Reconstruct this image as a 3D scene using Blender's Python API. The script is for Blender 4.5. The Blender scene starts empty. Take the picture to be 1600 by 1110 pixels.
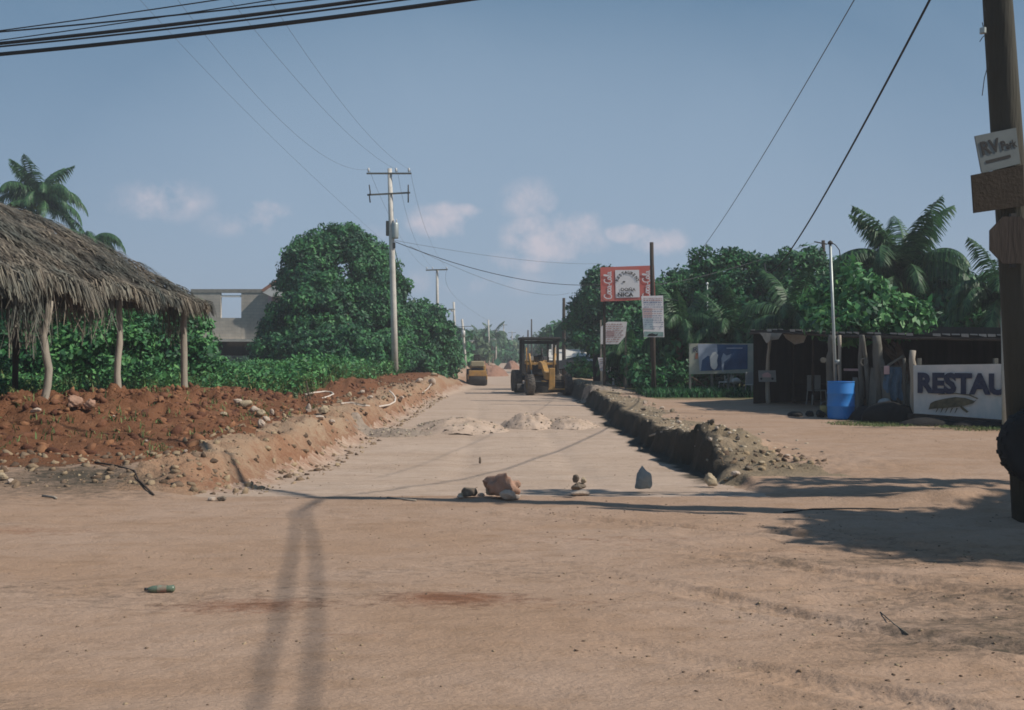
import bpy, math, random
import numpy as np
from mathutils import Vector, Matrix
random.seed(7)
RNG = np.random.default_rng(11)
SC = bpy.context.scene
COL = SC.collection

# ---------------------------------------------------------------- camera, light, exposure
F, CX, HY, EYE = 1500.0, 800.0, 550.0, 1.6      # focal length and horizon measured on the photograph
cam_d = bpy.data.cameras.new('camera'); cam = bpy.data.objects.new('camera', cam_d); COL.objects.link(cam)
cam.location = (0, 0, EYE)
cam_d.sensor_width = 36.0; cam_d.lens = F / 1600.0 * 36.0
cam.rotation_euler = (math.radians(90) - math.atan((555 - HY) / F), 0, 0)
cam_d.clip_start = 0.1; cam_d.clip_end = 9000
SC.camera = cam
SUN_EL = math.radians(44.5)
SUN_AZ = math.radians(104.0)                     # from +Y (view direction) clockwise: from the right, a little behind the camera
S = Vector((math.sin(SUN_AZ) * math.cos(SUN_EL), math.cos(SUN_AZ) * math.cos(SUN_EL), math.sin(SUN_EL)))
sun_d = bpy.data.lights.new('sun', 'SUN'); sun = bpy.data.objects.new('sun', sun_d); COL.objects.link(sun)
sun_d.energy = 4.5; sun_d.angle = math.radians(0.7); sun_d.color = (1.0, 0.92, 0.82)
sun.rotation_euler = S.to_track_quat('Z', 'Y').to_euler()
SC.view_settings.view_transform = 'Standard'; SC.view_settings.look = 'None'
SC.view_settings.exposure = 0.0; SC.view_settings.gamma = 1.0; SC.view_settings.use_curve_mapping = False
SC.cycles.filter_width = 1.7                     # the print is soft
SC.cycles.volume_bounces = 0; SC.cycles.max_bounces = 6; SC.cycles.transparent_max_bounces = 8

def nn(nt, typ, **kw):
    n = nt.nodes.new(typ)
    for k, v in kw.items():
        if hasattr(n, k): setattr(n, k, v)
    return n
W = bpy.data.worlds.new('World'); SC.world = W; W.use_nodes = True
nt = W.node_tree; nt.nodes.clear(); lk = nt.links.new
out = nn(nt, 'ShaderNodeOutputWorld'); bg = nn(nt, 'ShaderNodeBackground'); bg.inputs[1].default_value = 0.085
sky = nn(nt, 'ShaderNodeTexSky', sky_type='NISHITA', sun_disc=False, sun_elevation=SUN_EL, sun_rotation=SUN_AZ,
         altitude=20.0, air_density=1.0, dust_density=1.0, ozone_density=1.0)
tc = nn(nt, 'ShaderNodeTexCoord'); sep = nn(nt, 'ShaderNodeSeparateXYZ'); lk(tc.outputs['Generated'], sep.inputs[0])
ramp = nn(nt, 'ShaderNodeValToRGB')             # hazy afternoon blue, paler towards the horizon
cr = ramp.color_ramp
SKYC = [(0.0, (.39, .49, .61)), (0.06, (.35, .455, .605)), (0.20, (.235, .36, .52)), (0.40, (.115, .245, .40)), (1.0, (.06, .16, .33))]
cr.elements[0].position = 0; cr.elements[0].color = (*SKYC[0][1], 1)
cr.elements[1].position = 1; cr.elements[1].color = (*SKYC[-1][1], 1)
for p, c in SKYC[1:-1]:
    e = cr.elements.new(p); e.color = (*c, 1)
lk(sep.outputs[2], ramp.inputs[0])
SKYK = 11.0
sc_ = nn(nt, 'ShaderNodeVectorMath', operation='SCALE'); lk(ramp.outputs[0], sc_.inputs[0]); sc_.inputs['Scale'].default_value = SKYK * .88
mixs = nn(nt, 'ShaderNodeMixRGB'); mixs.inputs[0].default_value = 0.88
lk(sky.outputs[0], mixs.inputs[1]); lk(sc_.outputs[0], mixs.inputs[2])
# clouds: small cumulus low over the road and faint veils, placed by direction
def math_(op, a, b=None, clamp=False):
    n = nn(nt, 'ShaderNodeMath', operation=op); n.use_clamp = clamp
    for i, v in enumerate((a, b)):
        if v is None: continue
        if isinstance(v, (int, float)): n.inputs[i].default_value = v
        else: lk(v, n.inputs[i])
    return n.outputs[0]
gx = math_('DIVIDE', sep.outputs[0], math_('MAXIMUM', sep.outputs[1], 0.02)); gz = math_('DIVIDE', sep.outputs[2], math_('MAXIMUM', sep.outputs[1], 0.02))
front = math_('GREATER_THAN', sep.outputs[1], 0.05)
n1 = nn(nt, 'ShaderNodeTexNoise'); n1.inputs['Scale'].default_value = 26; n1.inputs['Detail'].default_value = 7; n1.inputs['Roughness'].default_value = .62
lk(tc.outputs['Generated'], n1.inputs['Vector'])
tot = None
def blob_(px, py, rx, ry):
    a_ = math_('MULTIPLY', math_('SUBTRACT', gx, (px - CX) / F), F / rx); b_ = math_('MULTIPLY', math_('SUBTRACT', gz, (HY - py) / F), F / ry)
    return math_('MULTIPLY', math_('SUBTRACT', 1.0, math_('ADD', math_('MULTIPLY', a_, a_), math_('MULTIPLY', b_, b_)), True), front)
CL = [(692, 345, 48, 24, .9), (722, 330, 26, 10, .9), (862, 372, 66, 34, 1.0), (835, 315, 46, 30, .5), (910, 350, 24, 24, .7), (905, 378, 40, 22, .7), (985, 366, 36, 13, .9),
      (1032, 378, 38, 20, .9), (820, 410, 60, 18, .5), (415, 335, 36, 20, .7), (255, 315, 70, 30, .5), (380, 350, 60, 20, .4), (560, 370, 60, 16, .25), (760, 440, 150, 20, .3)]
for px, py, rx, ry, k in CL:
    a = math_('MULTIPLY', math_('SUBTRACT', gx, (px - CX) / F), F / rx / 1.4); b = math_('MULTIPLY', math_('SUBTRACT', gz, (HY - py) / F), F / ry / 1.4)
    r2 = math_('ADD', math_('MULTIPLY', a, a), math_('MULTIPLY', b, b))
    g = math_('MULTIPLY', math_('SUBTRACT', 1.0, r2, True), k)
    tot = g if tot is None else math_('MAXIMUM', tot, g)
cl = math_('MULTIPLY', math_('ADD', tot, math_('MULTIPLY', math_('SUBTRACT', n1.outputs[0], 0.53), 3.2)), 0.95, True)
cl = math_('MULTIPLY', math_('MULTIPLY', cl, math_('MINIMUM', math_('MULTIPLY', tot, 2.2), 1.0)), front)
n2 = nn(nt, 'ShaderNodeTexNoise'); n2.inputs['Scale'].default_value = 2.6; n2.inputs['Detail'].default_value = 5; n2.inputs['Distortion'].default_value = .6
lk(tc.outputs['Generated'], n2.inputs['Vector'])
veil = math_('ADD', math_('MULTIPLY', math_('SUBTRACT', n2.outputs[0], 0.40, True), 0.7), math_('MULTIPLY', blob_(840, 330, 780, 380), .62), True)
mv = nn(nt, 'ShaderNodeMixRGB'); lk(veil, mv.inputs[0]); lk(mixs.outputs[0], mv.inputs[1]); mv.inputs[2].default_value = (.345 * SKYK, .46 * SKYK, .60 * SKYK, 1)
mc = nn(nt, 'ShaderNodeMixRGB'); lk(math_('MULTIPLY', cl, .85), mc.inputs[0]); lk(mv.outputs[0], mc.inputs[1]); mc.inputs[2].default_value = (.63 * SKYK, .60 * SKYK, .67 * SKYK, 1)
lk(mc.outputs[0], bg.inputs[0]); lk(bg.outputs[0], out.inputs[0])

# ---------------------------------------------------------------- helpers
def P(px, py, Y):
    """the point at depth Y that the photograph's pixel (px, py) shows"""
    return Vector(((px - CX) / F * Y, Y, EYE - (py - HY) / F * Y))

def _lat(i, j, seed):
    h = np.sin(i * 127.1 + j * 311.7 + seed * 74.7) * 43758.5453
    return h - np.floor(h)
def vnoise(x, y, seed=0):
    xi = np.floor(x); yi = np.floor(y); fx = x - xi; fy = y - yi
    fx = fx * fx * (3 - 2 * fx); fy = fy * fy * (3 - 2 * fy)
    a = _lat(xi, yi, seed); b = _lat(xi + 1, yi, seed); c = _lat(xi, yi + 1, seed); d = _lat(xi + 1, yi + 1, seed)
    return (a * (1 - fx) + b * fx) * (1 - fy) + (c * (1 - fx) + d * fx) * fy
def fbm(x, y, oct=4, seed=0, gain=.5):
    s = 0; a = 1; t = 0
    for k in range(oct):
        s = s + a * (vnoise(x, y, seed + k * 13) - .5) * 2; t += a; a *= gain; x = x * 2.03 + 7.1; y = y * 2.03 - 3.7
    return s / t
def sst(a, b, x):
    t = np.clip((x - a) / (b - a), 0, 1); return t * t * (3 - 2 * t)

def mat(name, color, rough=.85, var=.25, scale=6.0, bump=.0, bscale=40.0, metal=0.0, color2=None, spec=.25, stretch=None, trans=None, attr=False, hue=(.528, .46)):
    m = bpy.data.materials.new(name); m.use_nodes = True
    t = m.node_tree; b = t.nodes['Principled BSDF']; L = t.links.new
    b.inputs['Roughness'].default_value = rough; b.inputs['Metallic'].default_value = metal
    b.inputs['Specular IOR Level'].default_value = spec
    co = t.nodes.new('ShaderNodeTexCoord'); vec = co.outputs['Object']
    if stretch:
        mp = t.nodes.new('ShaderNodeMapping'); mp.inputs['Scale'].default_value = stretch; L(vec, mp.inputs[0]); vec = mp.outputs[0]
    n = t.nodes.new('ShaderNodeTexNoise'); n.inputs['Scale'].default_value = scale; n.inputs['Detail'].default_value = 6; n.inputs['Roughness'].default_value = .6
    L(vec, n.inputs['Vector'])
    mx = t.nodes.new('ShaderNodeMixRGB'); c = color; d = color2 or tuple(v * (1 - var) for v in color)
    r = t.nodes.new('ShaderNodeMapRange'); r.inputs[1].default_value = .3; r.inputs[2].default_value = .7; L(n.outputs[0], r.inputs[0]); L(r.outputs[0], mx.inputs[0])
    mx.inputs[1].default_value = (*c, 1); mx.inputs[2].default_value = (*d, 1); res = mx.outputs[0]
    if attr:                                     # per-leaf / per-blade value baked in an attribute
        at = t.nodes.new('ShaderNodeAttribute'); at.attribute_name = 'tone'
        hs = t.nodes.new('ShaderNodeHueSaturation'); L(res, hs.inputs['Color'])
        mr = t.nodes.new('ShaderNodeMapRange'); mr.inputs[3].default_value = .45; mr.inputs[4].default_value = 1.75; L(at.outputs['Fac'], mr.inputs[0]); L(mr.outputs[0], hs.inputs['Value'])
        mh = t.nodes.new('ShaderNodeMapRange'); mh.inputs[3].default_value = hue[0]; mh.inputs[4].default_value = hue[1]; L(at.outputs['Fac'], mh.inputs[0]); L(mh.outputs[0], hs.inputs['Hue'])
        res = hs.outputs[0]
    L(res, b.inputs['Base Color'])
    if bump:
        n3 = t.nodes.new('ShaderNodeTexNoise'); n3.inputs['Scale'].default_value = bscale; n3.inputs['Detail'].default_value = 5; L(vec, n3.inputs['Vector'])
        bp = t.nodes.new('ShaderNodeBump'); bp.inputs['Strength'].default_value = bump; bp.inputs['Distance'].default_value = .02
        L(n3.outputs[0], bp.inputs['Height']); L(bp.outputs[0], b.inputs['Normal'])
    if trans:
        tr = t.nodes.new('ShaderNodeBsdfTranslucent'); L(res, tr.inputs[0]); ms = t.nodes.new('ShaderNodeMixShader'); ms.inputs[0].default_value = trans
        L(b.outputs[0], ms.inputs[1]); L(tr.outputs[0], ms.inputs[2]); L(ms.outputs[0], t.nodes['Material Output'].inputs[0])
    return m

def link(name, me, m=None, parent=None, loc=None):
    o = bpy.data.objects.new(name, me); COL.objects.link(o)
    if m is not None and me is not None and not len(me.materials): me.materials.append(m)
    if parent is not None: o.parent = parent
    if loc is not None: o.location = loc
    return o
def tag(o, label=None, cat=None, group=None, kind=None):
    if label: o['label'] = label
    if cat: o['category'] = cat
    if group: o['group'] = group
    if kind: o['kind'] = kind
    return o
def thing(name, loc, label, cat, group=None, rz=0.0):
    o = bpy.data.objects.new(name, None); COL.objects.link(o); o.empty_display_size = .2
    o.location = loc; o.rotation_euler = (0, 0, rz); return tag(o, label, cat, group)
def npmesh(name, V, Fq, tone=None, smooth=False):
    """mesh straight from numpy: V (n,3), Fq (m,k) with one k"""
    me = bpy.data.meshes.new(name); V = np.asarray(V, np.float32); Fq = np.asarray(Fq, np.int32); k = Fq.shape[1]
    me.vertices.add(len(V)); me.vertices.foreach_set('co', V.ravel())
    me.loops.add(Fq.size); me.loops.foreach_set('vertex_index', Fq.ravel())
    me.polygons.add(len(Fq)); me.polygons.foreach_set('loop_start', np.arange(0, Fq.size, k, dtype=np.int32))
    try: me.polygons.foreach_set('loop_total', np.full(len(Fq), k, np.int32))
    except Exception: pass
    if smooth: me.polygons.foreach_set('use_smooth', np.ones(len(Fq), bool))
    if tone is not None:
        a = me.attributes.new('tone', 'FLOAT', 'POINT'); a.data.foreach_set('value', np.asarray(tone, np.float32))
    me.update(calc_edges=True); return me

class MB:
    def __init__(s): s.v = []; s.f = []
    def add(s, vs, fs):
        k = len(s.v); s.v += [tuple(v) for v in vs]; s.f += [tuple(i + k for i in f) for f in fs]; return s
    def box(s, c, d, rot=None, taper=1.0):
        hx, hy, hz = d[0] / 2, d[1] / 2, d[2] / 2; c = Vector(c)
        vs = [Vector((x * (taper if z > 0 else 1), y * (taper if z > 0 else 1), z)) for x in (-hx, hx) for y in (-hy, hy) for z in (-hz, hz)]
        if rot is not None: vs = [rot @ v for v in vs]
        return s.add([v + c for v in vs], [(0, 1, 3, 2), (4, 6, 7, 5), (0, 4, 5, 1), (2, 3, 7, 6), (0, 2, 6, 4), (1, 5, 7, 3)])
    def beam(s, a, b, w, h, up=(0, 0, 1)):
        a = Vector(a); b = Vector(b); d = b - a; L = d.length; d.normalize(); u = Vector(up)
        x = d.cross(u)
        if x.length < 1e-4: x = d.cross(Vector((0, 1, 0)))
        x.normalize(); z = x.cross(d)
        R = Matrix((x, d, z)).transposed(); return s.box((a + b) / 2, (w, L, h), R)
    def tube(s, pts, r, n=8, caps=True):
        pts = [Vector(p) for p in pts]; m = len(pts); rr = r if isinstance(r, (list, tuple)) else [r] * m; vs = []; prev = None
        for i, p in enumerate(pts):
            d = (pts[min(i + 1, m - 1)] - pts[max(i - 1, 0)]).normalized()
            if prev is None:
                x = d.cross(Vector((0, 0, 1)));
                if x.length < .05: x = d.cross(Vector((0, 1, 0)))
            else: x = prev - d * prev.dot(d)
            x.normalize(); prev = x; y = d.cross(x)
            for k in range(n):
                a = 2 * math.pi * k / n; vs.append(p + (x * math.cos(a) + y * math.sin(a)) * rr[i])
        fs = [(i * n + k, i * n + (k + 1) % n, (i + 1) * n + (k + 1) % n, (i + 1) * n + k) for i in range(m - 1) for k in range(n)]
        if caps: fs += [tuple(range(n))[::-1], tuple((m - 1) * n + k for k in range(n))]
        return s.add(vs, fs)
    def lathe(s, prof, n=24, c=(0, 0, 0), axis='Z'):
        c = Vector(c); vs = []; m = len(prof)
        for r, z in prof:
            for k in range(n):
                a = 2 * math.pi * k / n; x, y = r * math.cos(a), r * math.sin(a)
                vs.append(c + (Vector((x, y, z)) if axis == 'Z' else Vector((z, x, y)) if axis == 'X' else Vector((x, z, y))))
        fs = [(i * n + k, i * n + (k + 1) % n, (i + 1) * n + (k + 1) % n, (i + 1) * n + k) for i in range(m - 1) for k in range(n)]
        return s.add(vs, fs)
    def prism(s, poly, t, frame):
        """poly: 2D points; frame(u, v, w) -> point; thickness t along w"""
        n = len(poly); vs = [frame(u, v, 0) for u, v in poly] + [frame(u, v, t) for u, v in poly]
        return s.add(vs, [tuple(range(n)), tuple(range(2 * n - 1, n - 1, -1))] + [(i, i + n, (i + 1) % n + n, (i + 1) % n) for i in range(n)])
    def mesh(s, name='m', smooth=False):
        me = bpy.data.meshes.new(name); me.from_pydata([tuple(v) for v in s.v], [], s.f)
        if smooth: me.polygons.foreach_set('use_smooth', [True] * len(me.polygons))
        me.update(); return me
    def build(s, name, m, parent=None, smooth=False, bevel=0.0, loc=None):
        o = link(name, s.mesh(name, smooth), m, parent, loc)
        if bevel:
            bv = o.modifiers.new('bevel', 'BEVEL'); bv.width = bevel; bv.segments = 2; bv.limit_method = 'ANGLE'
        return o

def ico(sub=1):
    import bmesh
    b = bmesh.new(); bmesh.ops.create_icosphere(b, subdivisions=sub, radius=1.0)
    V = np.array([v.co[:] for v in b.verts], np.float32); Fc = np.array([[v.index for v in f.verts] for f in b.faces], np.int32); b.free(); return V, Fc
ICO1, ICO2, ICO3, ICO4 = ico(1), ico(2), ico(3), ico(4)
def rock_verts(V, seed, rough=.25, flat=0.0):
    V = V.copy(); r = np.random.default_rng(seed)
    n = np.zeros(len(V)); 
    for k in range(4):
        d = r.normal(size=3); f = 1.2 * 1.9 ** k; n += np.sin(V @ (d * f) + r.uniform(0, 6)) / (1.6 ** k)
    for k in range(7):                            # cut facets
        d = r.normal(size=3); d /= np.linalg.norm(d); lim = r.uniform(.55, .85); t = V @ d; over = np.clip(t - lim, 0, None); V = V - over[:, None] * d[None] * .9
    return V * (1 + rough * .35 * n)[:, None]
def rotm(n, rng, tilt=3.14):
    a = rng.uniform(0, 2 * np.pi, n); b = rng.uniform(-tilt, tilt, n); c = rng.uniform(-tilt, tilt, n)
    ca, sa, cb, sb, cc, sn = np.cos(a), np.sin(a), np.cos(b), np.sin(b), np.cos(c), np.sin(c); Z = np.zeros(n); O = np.ones(n)
    Rz = np.stack([ca, -sa, Z, sa, ca, Z, Z, Z, O], 1).reshape(n, 3, 3); Ry = np.stack([cb, Z, sb, Z, O, Z, -sb, Z, cb], 1).reshape(n, 3, 3)
    Rx = np.stack([O, Z, Z, Z, cc, -sn, Z, sn, cc], 1).reshape(n, 3, 3); return Rz @ Ry @ Rx
def scatter(name, tv, tf, pos, scl, rng, squash=(1, 1, .7), tilt=.5, tone=True):
    n = len(pos); R = rotm(n, rng, tilt); V = (tv * np.array(squash)) ; V = np.einsum('nij,vj->nvi', R, V) * scl[:, None, None] + pos[:, None, :]
    Fc = tf[None] + (np.arange(n) * len(tv))[:, None, None]
    tn = np.repeat(rng.uniform(0, 1, n), len(tv)) if tone else None
    return npmesh(name, V.reshape(-1, 3), Fc.reshape(-1, tf.shape[1]), tn)

# ---------------------------------------------------------------- the lie of the land
def roadz(Y): return np.interp(Y, [0, 10.4, 13, 16, 40, 48, 65, 76, 130, 200, 260, 300, 500, 3000], [0, 0, -.18, -.35, -.40, -.55, -.85, -1.0, -.95, -.70, -.45, -.6, -2, -8])
def basez(Y): return np.interp(Y, [0, 55, 75, 130, 260, 500, 3000], [0, 0, -.35, -.5, -.3, -1.8, -8])
def wobL(Y): Y = np.asarray(Y, float); return .26 * fbm(Y * .5, Y * 0 + 3, 3, 5) + .22 * fbm(Y * 2.1, Y * 0 + 9, 4, 6, .6)
def wobR(Y): Y = np.asarray(Y, float); return .22 * fbm(Y * .45, Y * 0 + 23, 3, 105) + .20 * fbm(Y * 1.7, Y * 0 + 29, 4, 106, .6)
def H(X, Y):
    X = np.asarray(X, float); Y = np.asarray(Y, float)
    zr = roadz(Y); zb = basez(Y)
    act = sst(10.5, 12.6, Y + .3 * fbm(X * .6, Y * .2, 2, 8))
    # left: bank face, then the heap of red earth
    dL = -X - 3.45 + wobL(Y) + .10 * fbm(X * 3, Y * 3, 3, 131)
    crest = np.interp(Y, [11.8, 14, 17, 22, 25, 26.5, 28, 31, 35, 38, 45, 52, 62, 90, 110, 140, 200], [0, .15, .46, .36, .26, .02, .0, .26, .30, .10, .18, .12, .1, .05, .5, .9, .1])
    dc = np.interp(Y, [12, 22, 28, 60], [4.3, 3.9, 2.1, 1.8])
    bank = .27 * sst(-.05, .55, dL) * sst(10.6, 12.4, Y) * (1 - .8 * sst(60, 80, Y))
    heap = crest * sst(.6, 1.0, dL / dc * .0 + .6 + .4 * np.clip((dL - .55) / (dc - .55), 0, 1)) * (1 - .75 * sst(dc + .6, dc + 4.5, dL))
    hm = np.clip(heap * 2.2, 0, 1)
    lump = hm * (.20 * fbm(X * 1.1, Y * 1.1, 3, 21) - .42 * np.abs(fbm(X * 1.7 + Y * .5, Y * 2.2, 3, 33)) + .13 + .16 * fbm(X * 4.5, Y * 5, 3, 41))
    ero = sst(-.3, .5, dL) * sst(2.2, .6, dL) * sst(10.8, 12, Y); lump = lump + ero * (.20 * fbm(X * 1.5, Y * 1.5, 4, 43, .6) - .10 * np.abs(fbm(X * .8, Y * 4.5, 3, 44)))
    left = zb + bank + heap + lump
    # right: cut bank with a berm of spoil
    dR = X - 2.88 - wobR(Y) + .10 * fbm(X * 3, Y * 3, 3, 132)
    bc = np.interp(Y, [13.4, 14.6, 15.8, 16.6, 17.6, 19, 21, 24, 28, 34, 42, 50, 60, 80], [0, .08, .35, .36, .12, .06, .10, .04, .06, .08, .16, .12, .1, .3])
    wd = np.interp(Y, [14, 15.5, 18, 22, 45], [.9, .85, .7, .7, 1.2])
    berm = bc * np.exp(-((np.maximum(dR, .22) - .22) / wd) ** 2)
    rub = sst(2.6, .2, np.abs(dR - 1.0)) * sst(12.2, 13.5, Y) * sst(16, 14.5, Y)
    right = zb + berm * (1 + 1.1 * fbm(X * 1.6, Y * 1.6, 4, 51, .6)) + .07 * rub * fbm(X * 4, Y * 4, 3, 57)
    right = right + .10 * np.exp(-(((X - 4.9) / 1.0) ** 2 + ((Y - 10.3) / .5) ** 2)) * (1 + .5 * fbm(X * 3, Y * 3, 2, 71))
    stR = sst(-.02, .20, dR / (1 + np.clip((Y - 40) / 9, 0, 4))) ; stL = sst(-.25, .45, dL / (1 + np.clip((Y - 42) / 9, 0, 4)))
    z = zr
    z = z * (1 - stL) + left * stL
    stR = stR * act + (1 - act) * sst(-.6, 1.4, dR)
    z = np.where(X > 0, zr * (1 - stR) + right * stR, z)
    # roughness of the trodden and driven ground
    near = sst(60, 20, Y)
    fg = sst(12, 9, Y)
    z = z + near * (.022 * fbm(X * .5, Y * .9, 3, 61) + .015 * fbm(X * 1.3, Y * 4, 3, 62) + .007 * fbm(X * 7, Y * 11, 3, 65))
    # churned wheel ruts in the right foreground
    m = sst(.6, 2.8, X + .25 * (Y - 6)) * sst(9.9, 8.2, Y) * sst(3, 4, Y) * (.35 + 1.1 * vnoise(X * .7, Y * 1.1, 88))
    u = X * .93 + Y * .22; v = -X * .18 + Y
    z = z + m * (.040 * fbm(u * .9, v * 4.2, 3, 81) - .035 * np.abs(fbm(u * 2.2, v * 7, 3, 83)))
    for (x0, y0, x1, y1, w_) in ((1.0, 8.3, 4.4, 4.9, .13), (.4, 7.3, 3.6, 4.2, .12), (1.7, 9.1, 5.2, 6.2, .13), (-.6, 9.9, 4.5, 7.6, .10), (.2, 5.6, 2.6, 3.9, .12)):
        L_l = math.hypot(x1 - x0, y1 - y0); tx, ty_ = (x1 - x0) / L_l, (y1 - y0) / L_l; al = (X - x0) * tx + (Y - y0) * ty_; ac = (X - x0) * -ty_ + (Y - y0) * tx + .12 * np.sin(al * .9 + x0)
        g_ = sst(0, .8, al) * sst(L_l + .6, L_l - .4, al) * (.4 + .8 * vnoise(al * 1.3, ac * 2, 97))
        z = z + g_ * (-.020 * np.exp(-(ac / w_) ** 4) * (1 + .14 * np.sin(al * 38 + np.abs(ac) * 30) + .25 * np.sin(al * 97 + np.abs(ac) * 60) + .8 * fbm(al * 3, ac * 9, 3, 98)) + .016 * np.exp(-((np.abs(ac) - w_ * 1.35) / .05) ** 2))
    # shallow wheel track hollows across the roadbed
    z = z - .02 * near * np.exp(-((X - .9 + .03 * (Y - 20)) / .22) ** 2) * sst(11, 14, Y) - .02 * near * np.exp(-((X + .9 + .02 * (Y - 20)) / .22) ** 2) * sst(11, 14, Y)
    return z
def Hs(x, y): return float(H(np.array([x]), np.array([y]))[0])
def hit(px, py, y0=3.5, y1=260):
    """where the ray through a pixel meets the ground"""
    Y = np.exp(np.linspace(math.log(y0), math.log(y1), 3000)); X = (px - CX) / F * Y; Z = EYE - (py - HY) / F * Y
    below = np.nonzero(Z < H(X, Y))[0]; i = below[0] if len(below) else -1
    return Vector((X[i], Y[i], Hs(X[i], Y[i])))
def gp(px, Y, dz=0.0):
    x = (px - CX) / F * Y; return Vector((x, Y, Hs(x, Y) + dz))

# ---------------------------------------------------------------- ground, road, banks: one sheet cut into named pieces
def dirt_mat(name, c1, c2, c3, patch=.55, pebble=0.5, bump=.6, stretch=(1, 2.2, 1)):
    c1, c2, c3 = (tuple(v * .75 * k for v, k in zip(q, (1.03, 1.02, .975))) for q in (c1, c2, c3))
    m = bpy.data.materials.new(name); m.use_nodes = True; t = m.node_tree; L = t.links.new; b = t.nodes['Principled BSDF']
    b.inputs['Roughness'].default_value = .95; b.inputs['Specular IOR Level'].default_value = .1
    co = t.nodes.new('ShaderNodeTexCoord'); mp = t.nodes.new('ShaderNodeMapping'); mp.inputs['Scale'].default_value = stretch; L(co.outputs['Object'], mp.inputs[0])
    def noise(s, d=6, r=.6, src=None, dist=0):
        n = t.nodes.new('ShaderNodeTexNoise'); n.inputs['Scale'].default_value = s; n.inputs['Detail'].default_value = d; n.inputs['Roughness'].default_value = r; n.inputs['Distortion'].default_value = dist
        L(src or mp.outputs[0], n.inputs['Vector']); return n.outputs[0]
    def rng_(x, a, b_, lo=0, hi=1):
        r = t.nodes.new('ShaderNodeMapRange'); r.inputs[1].default_value = a; r.inputs[2].default_value = b_; r.inputs[3].default_value = lo; r.inputs[4].default_value = hi; L(x, r.inputs[0]); return r.outputs[0]
    def mix(f, a, b_):
        x = t.nodes.new('ShaderNodeMixRGB'); L(f, x.inputs[0])
        for i, v in ((1, a), (2, b_)):
            if isinstance(v, tuple): x.inputs[i].default_value = (*v, 1)
            else: L(v, x.inputs[i])
        return x.outputs[0]
    big = noise(.45, 5, .6, dist=.6); med = noise(2.6, 7, .68); fine = noise(28, 4, .6)
    c = mix(rng_(big, .36, .64), c1, c2); c = mix(rng_(med, .50, .74, 0, patch), c, c3)
    n4 = noise(.9, 6, .7, dist=1.2); c = mix(rng_(n4, .54, .72, 0, .55), c, tuple(v * .80 for v in c1))
    c = mix(rng_(fine, .35, .75, 0, .35), c, tuple(v * .6 for v in c1))
    vo = t.nodes.new('ShaderNodeTexVoronoi'); vo.inputs['Scale'].default_value = 16; L(mp.outputs[0], vo.inputs['Vector'])
    peb = rng_(vo.outputs['Distance'], .10, .16, pebble, 0)
    gate = rng_(noise(5, 3), .5, .7); mm = t.nodes.new('ShaderNodeMath'); mm.operation = 'MULTIPLY'; L(peb, mm.inputs[0]); L(gate, mm.inputs[1])
    c = mix(mm.outputs[0], c, tuple(v * .42 for v in c1))
    at = t.nodes.new('ShaderNodeAttribute'); at.attribute_name = 'soil'; sp = t.nodes.new('ShaderNodeSeparateColor'); L(at.outputs['Color'], sp.inputs[0])
    # soil: R = red earth, G = dark grey earth plus shade painted along the right cut, B = sparse grass
    dn = noise(7, 5, .7)
    def masked(ch):
        q = t.nodes.new('ShaderNodeMath'); q.operation = 'MULTIPLY_ADD'; L(dn, q.inputs[0]); q.inputs[1].default_value = 1.2; q.inputs[2].default_value = -.6
        a = t.nodes.new('ShaderNodeMath'); a.operation = 'ADD'; L(ch, a.inputs[0]); L(q.outputs[0], a.inputs[1])
        w = t.nodes.new('ShaderNodeMath'); w.operation = 'MULTIPLY'; L(rng_(a.outputs[0], .25, .75), w.inputs[0]); L(rng_(ch, 0, .15), w.inputs[1]); return w.outputs[0]
    red = mix(rng_(med, .35, .65), (.26, .13, .078), (.19, .09, .052))
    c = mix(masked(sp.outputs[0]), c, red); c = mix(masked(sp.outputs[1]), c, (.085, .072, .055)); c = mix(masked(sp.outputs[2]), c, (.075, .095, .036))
    L(c, b.inputs['Base Color'])
    h = t.nodes.new('ShaderNodeMath'); h.operation = 'ADD'; L(noise(9, 8, .7), h.inputs[0]); L(fine, h.inputs[1])
    bp = t.nodes.new('ShaderNodeBump'); bp.inputs['Strength'].default_value = bump; bp.inputs['Distance'].default_value = .03; L(h.outputs[0], bp.inputs['Height']); L(bp.outputs[0], b.inputs['Normal'])
    return m
M_ground = dirt_mat('dirt', (.50, .340, .243), (.56, .405, .315), (.38, .25, .165), patch=.8)
M_road = dirt_mat('road_dirt', (.60, .455, .36), (.69, .545, .45), (.45, .335, .25), pebble=.7, patch=.85, stretch=(.7, 2.4, 1))
M_red = dirt_mat('red_dirt', (.27, .125, .070), (.20, .095, .052), (.36, .215, .135), patch=.5, stretch=(1, 1, 1), bump=1.0)
M_bank = dirt_mat('bank_dirt', (.44, .27, .175), (.48, .36, .26), (.32, .15, .09), patch=.8, stretch=(1, 1, 1), bump=1.0)
M_spoil = dirt_mat('spoil_dirt', (.33, .26, .18), (.42, .33, .24), (.22, .165, .11), patch=.7, stretch=(1, 1, 1), bump=1.0, pebble=.9)

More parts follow.
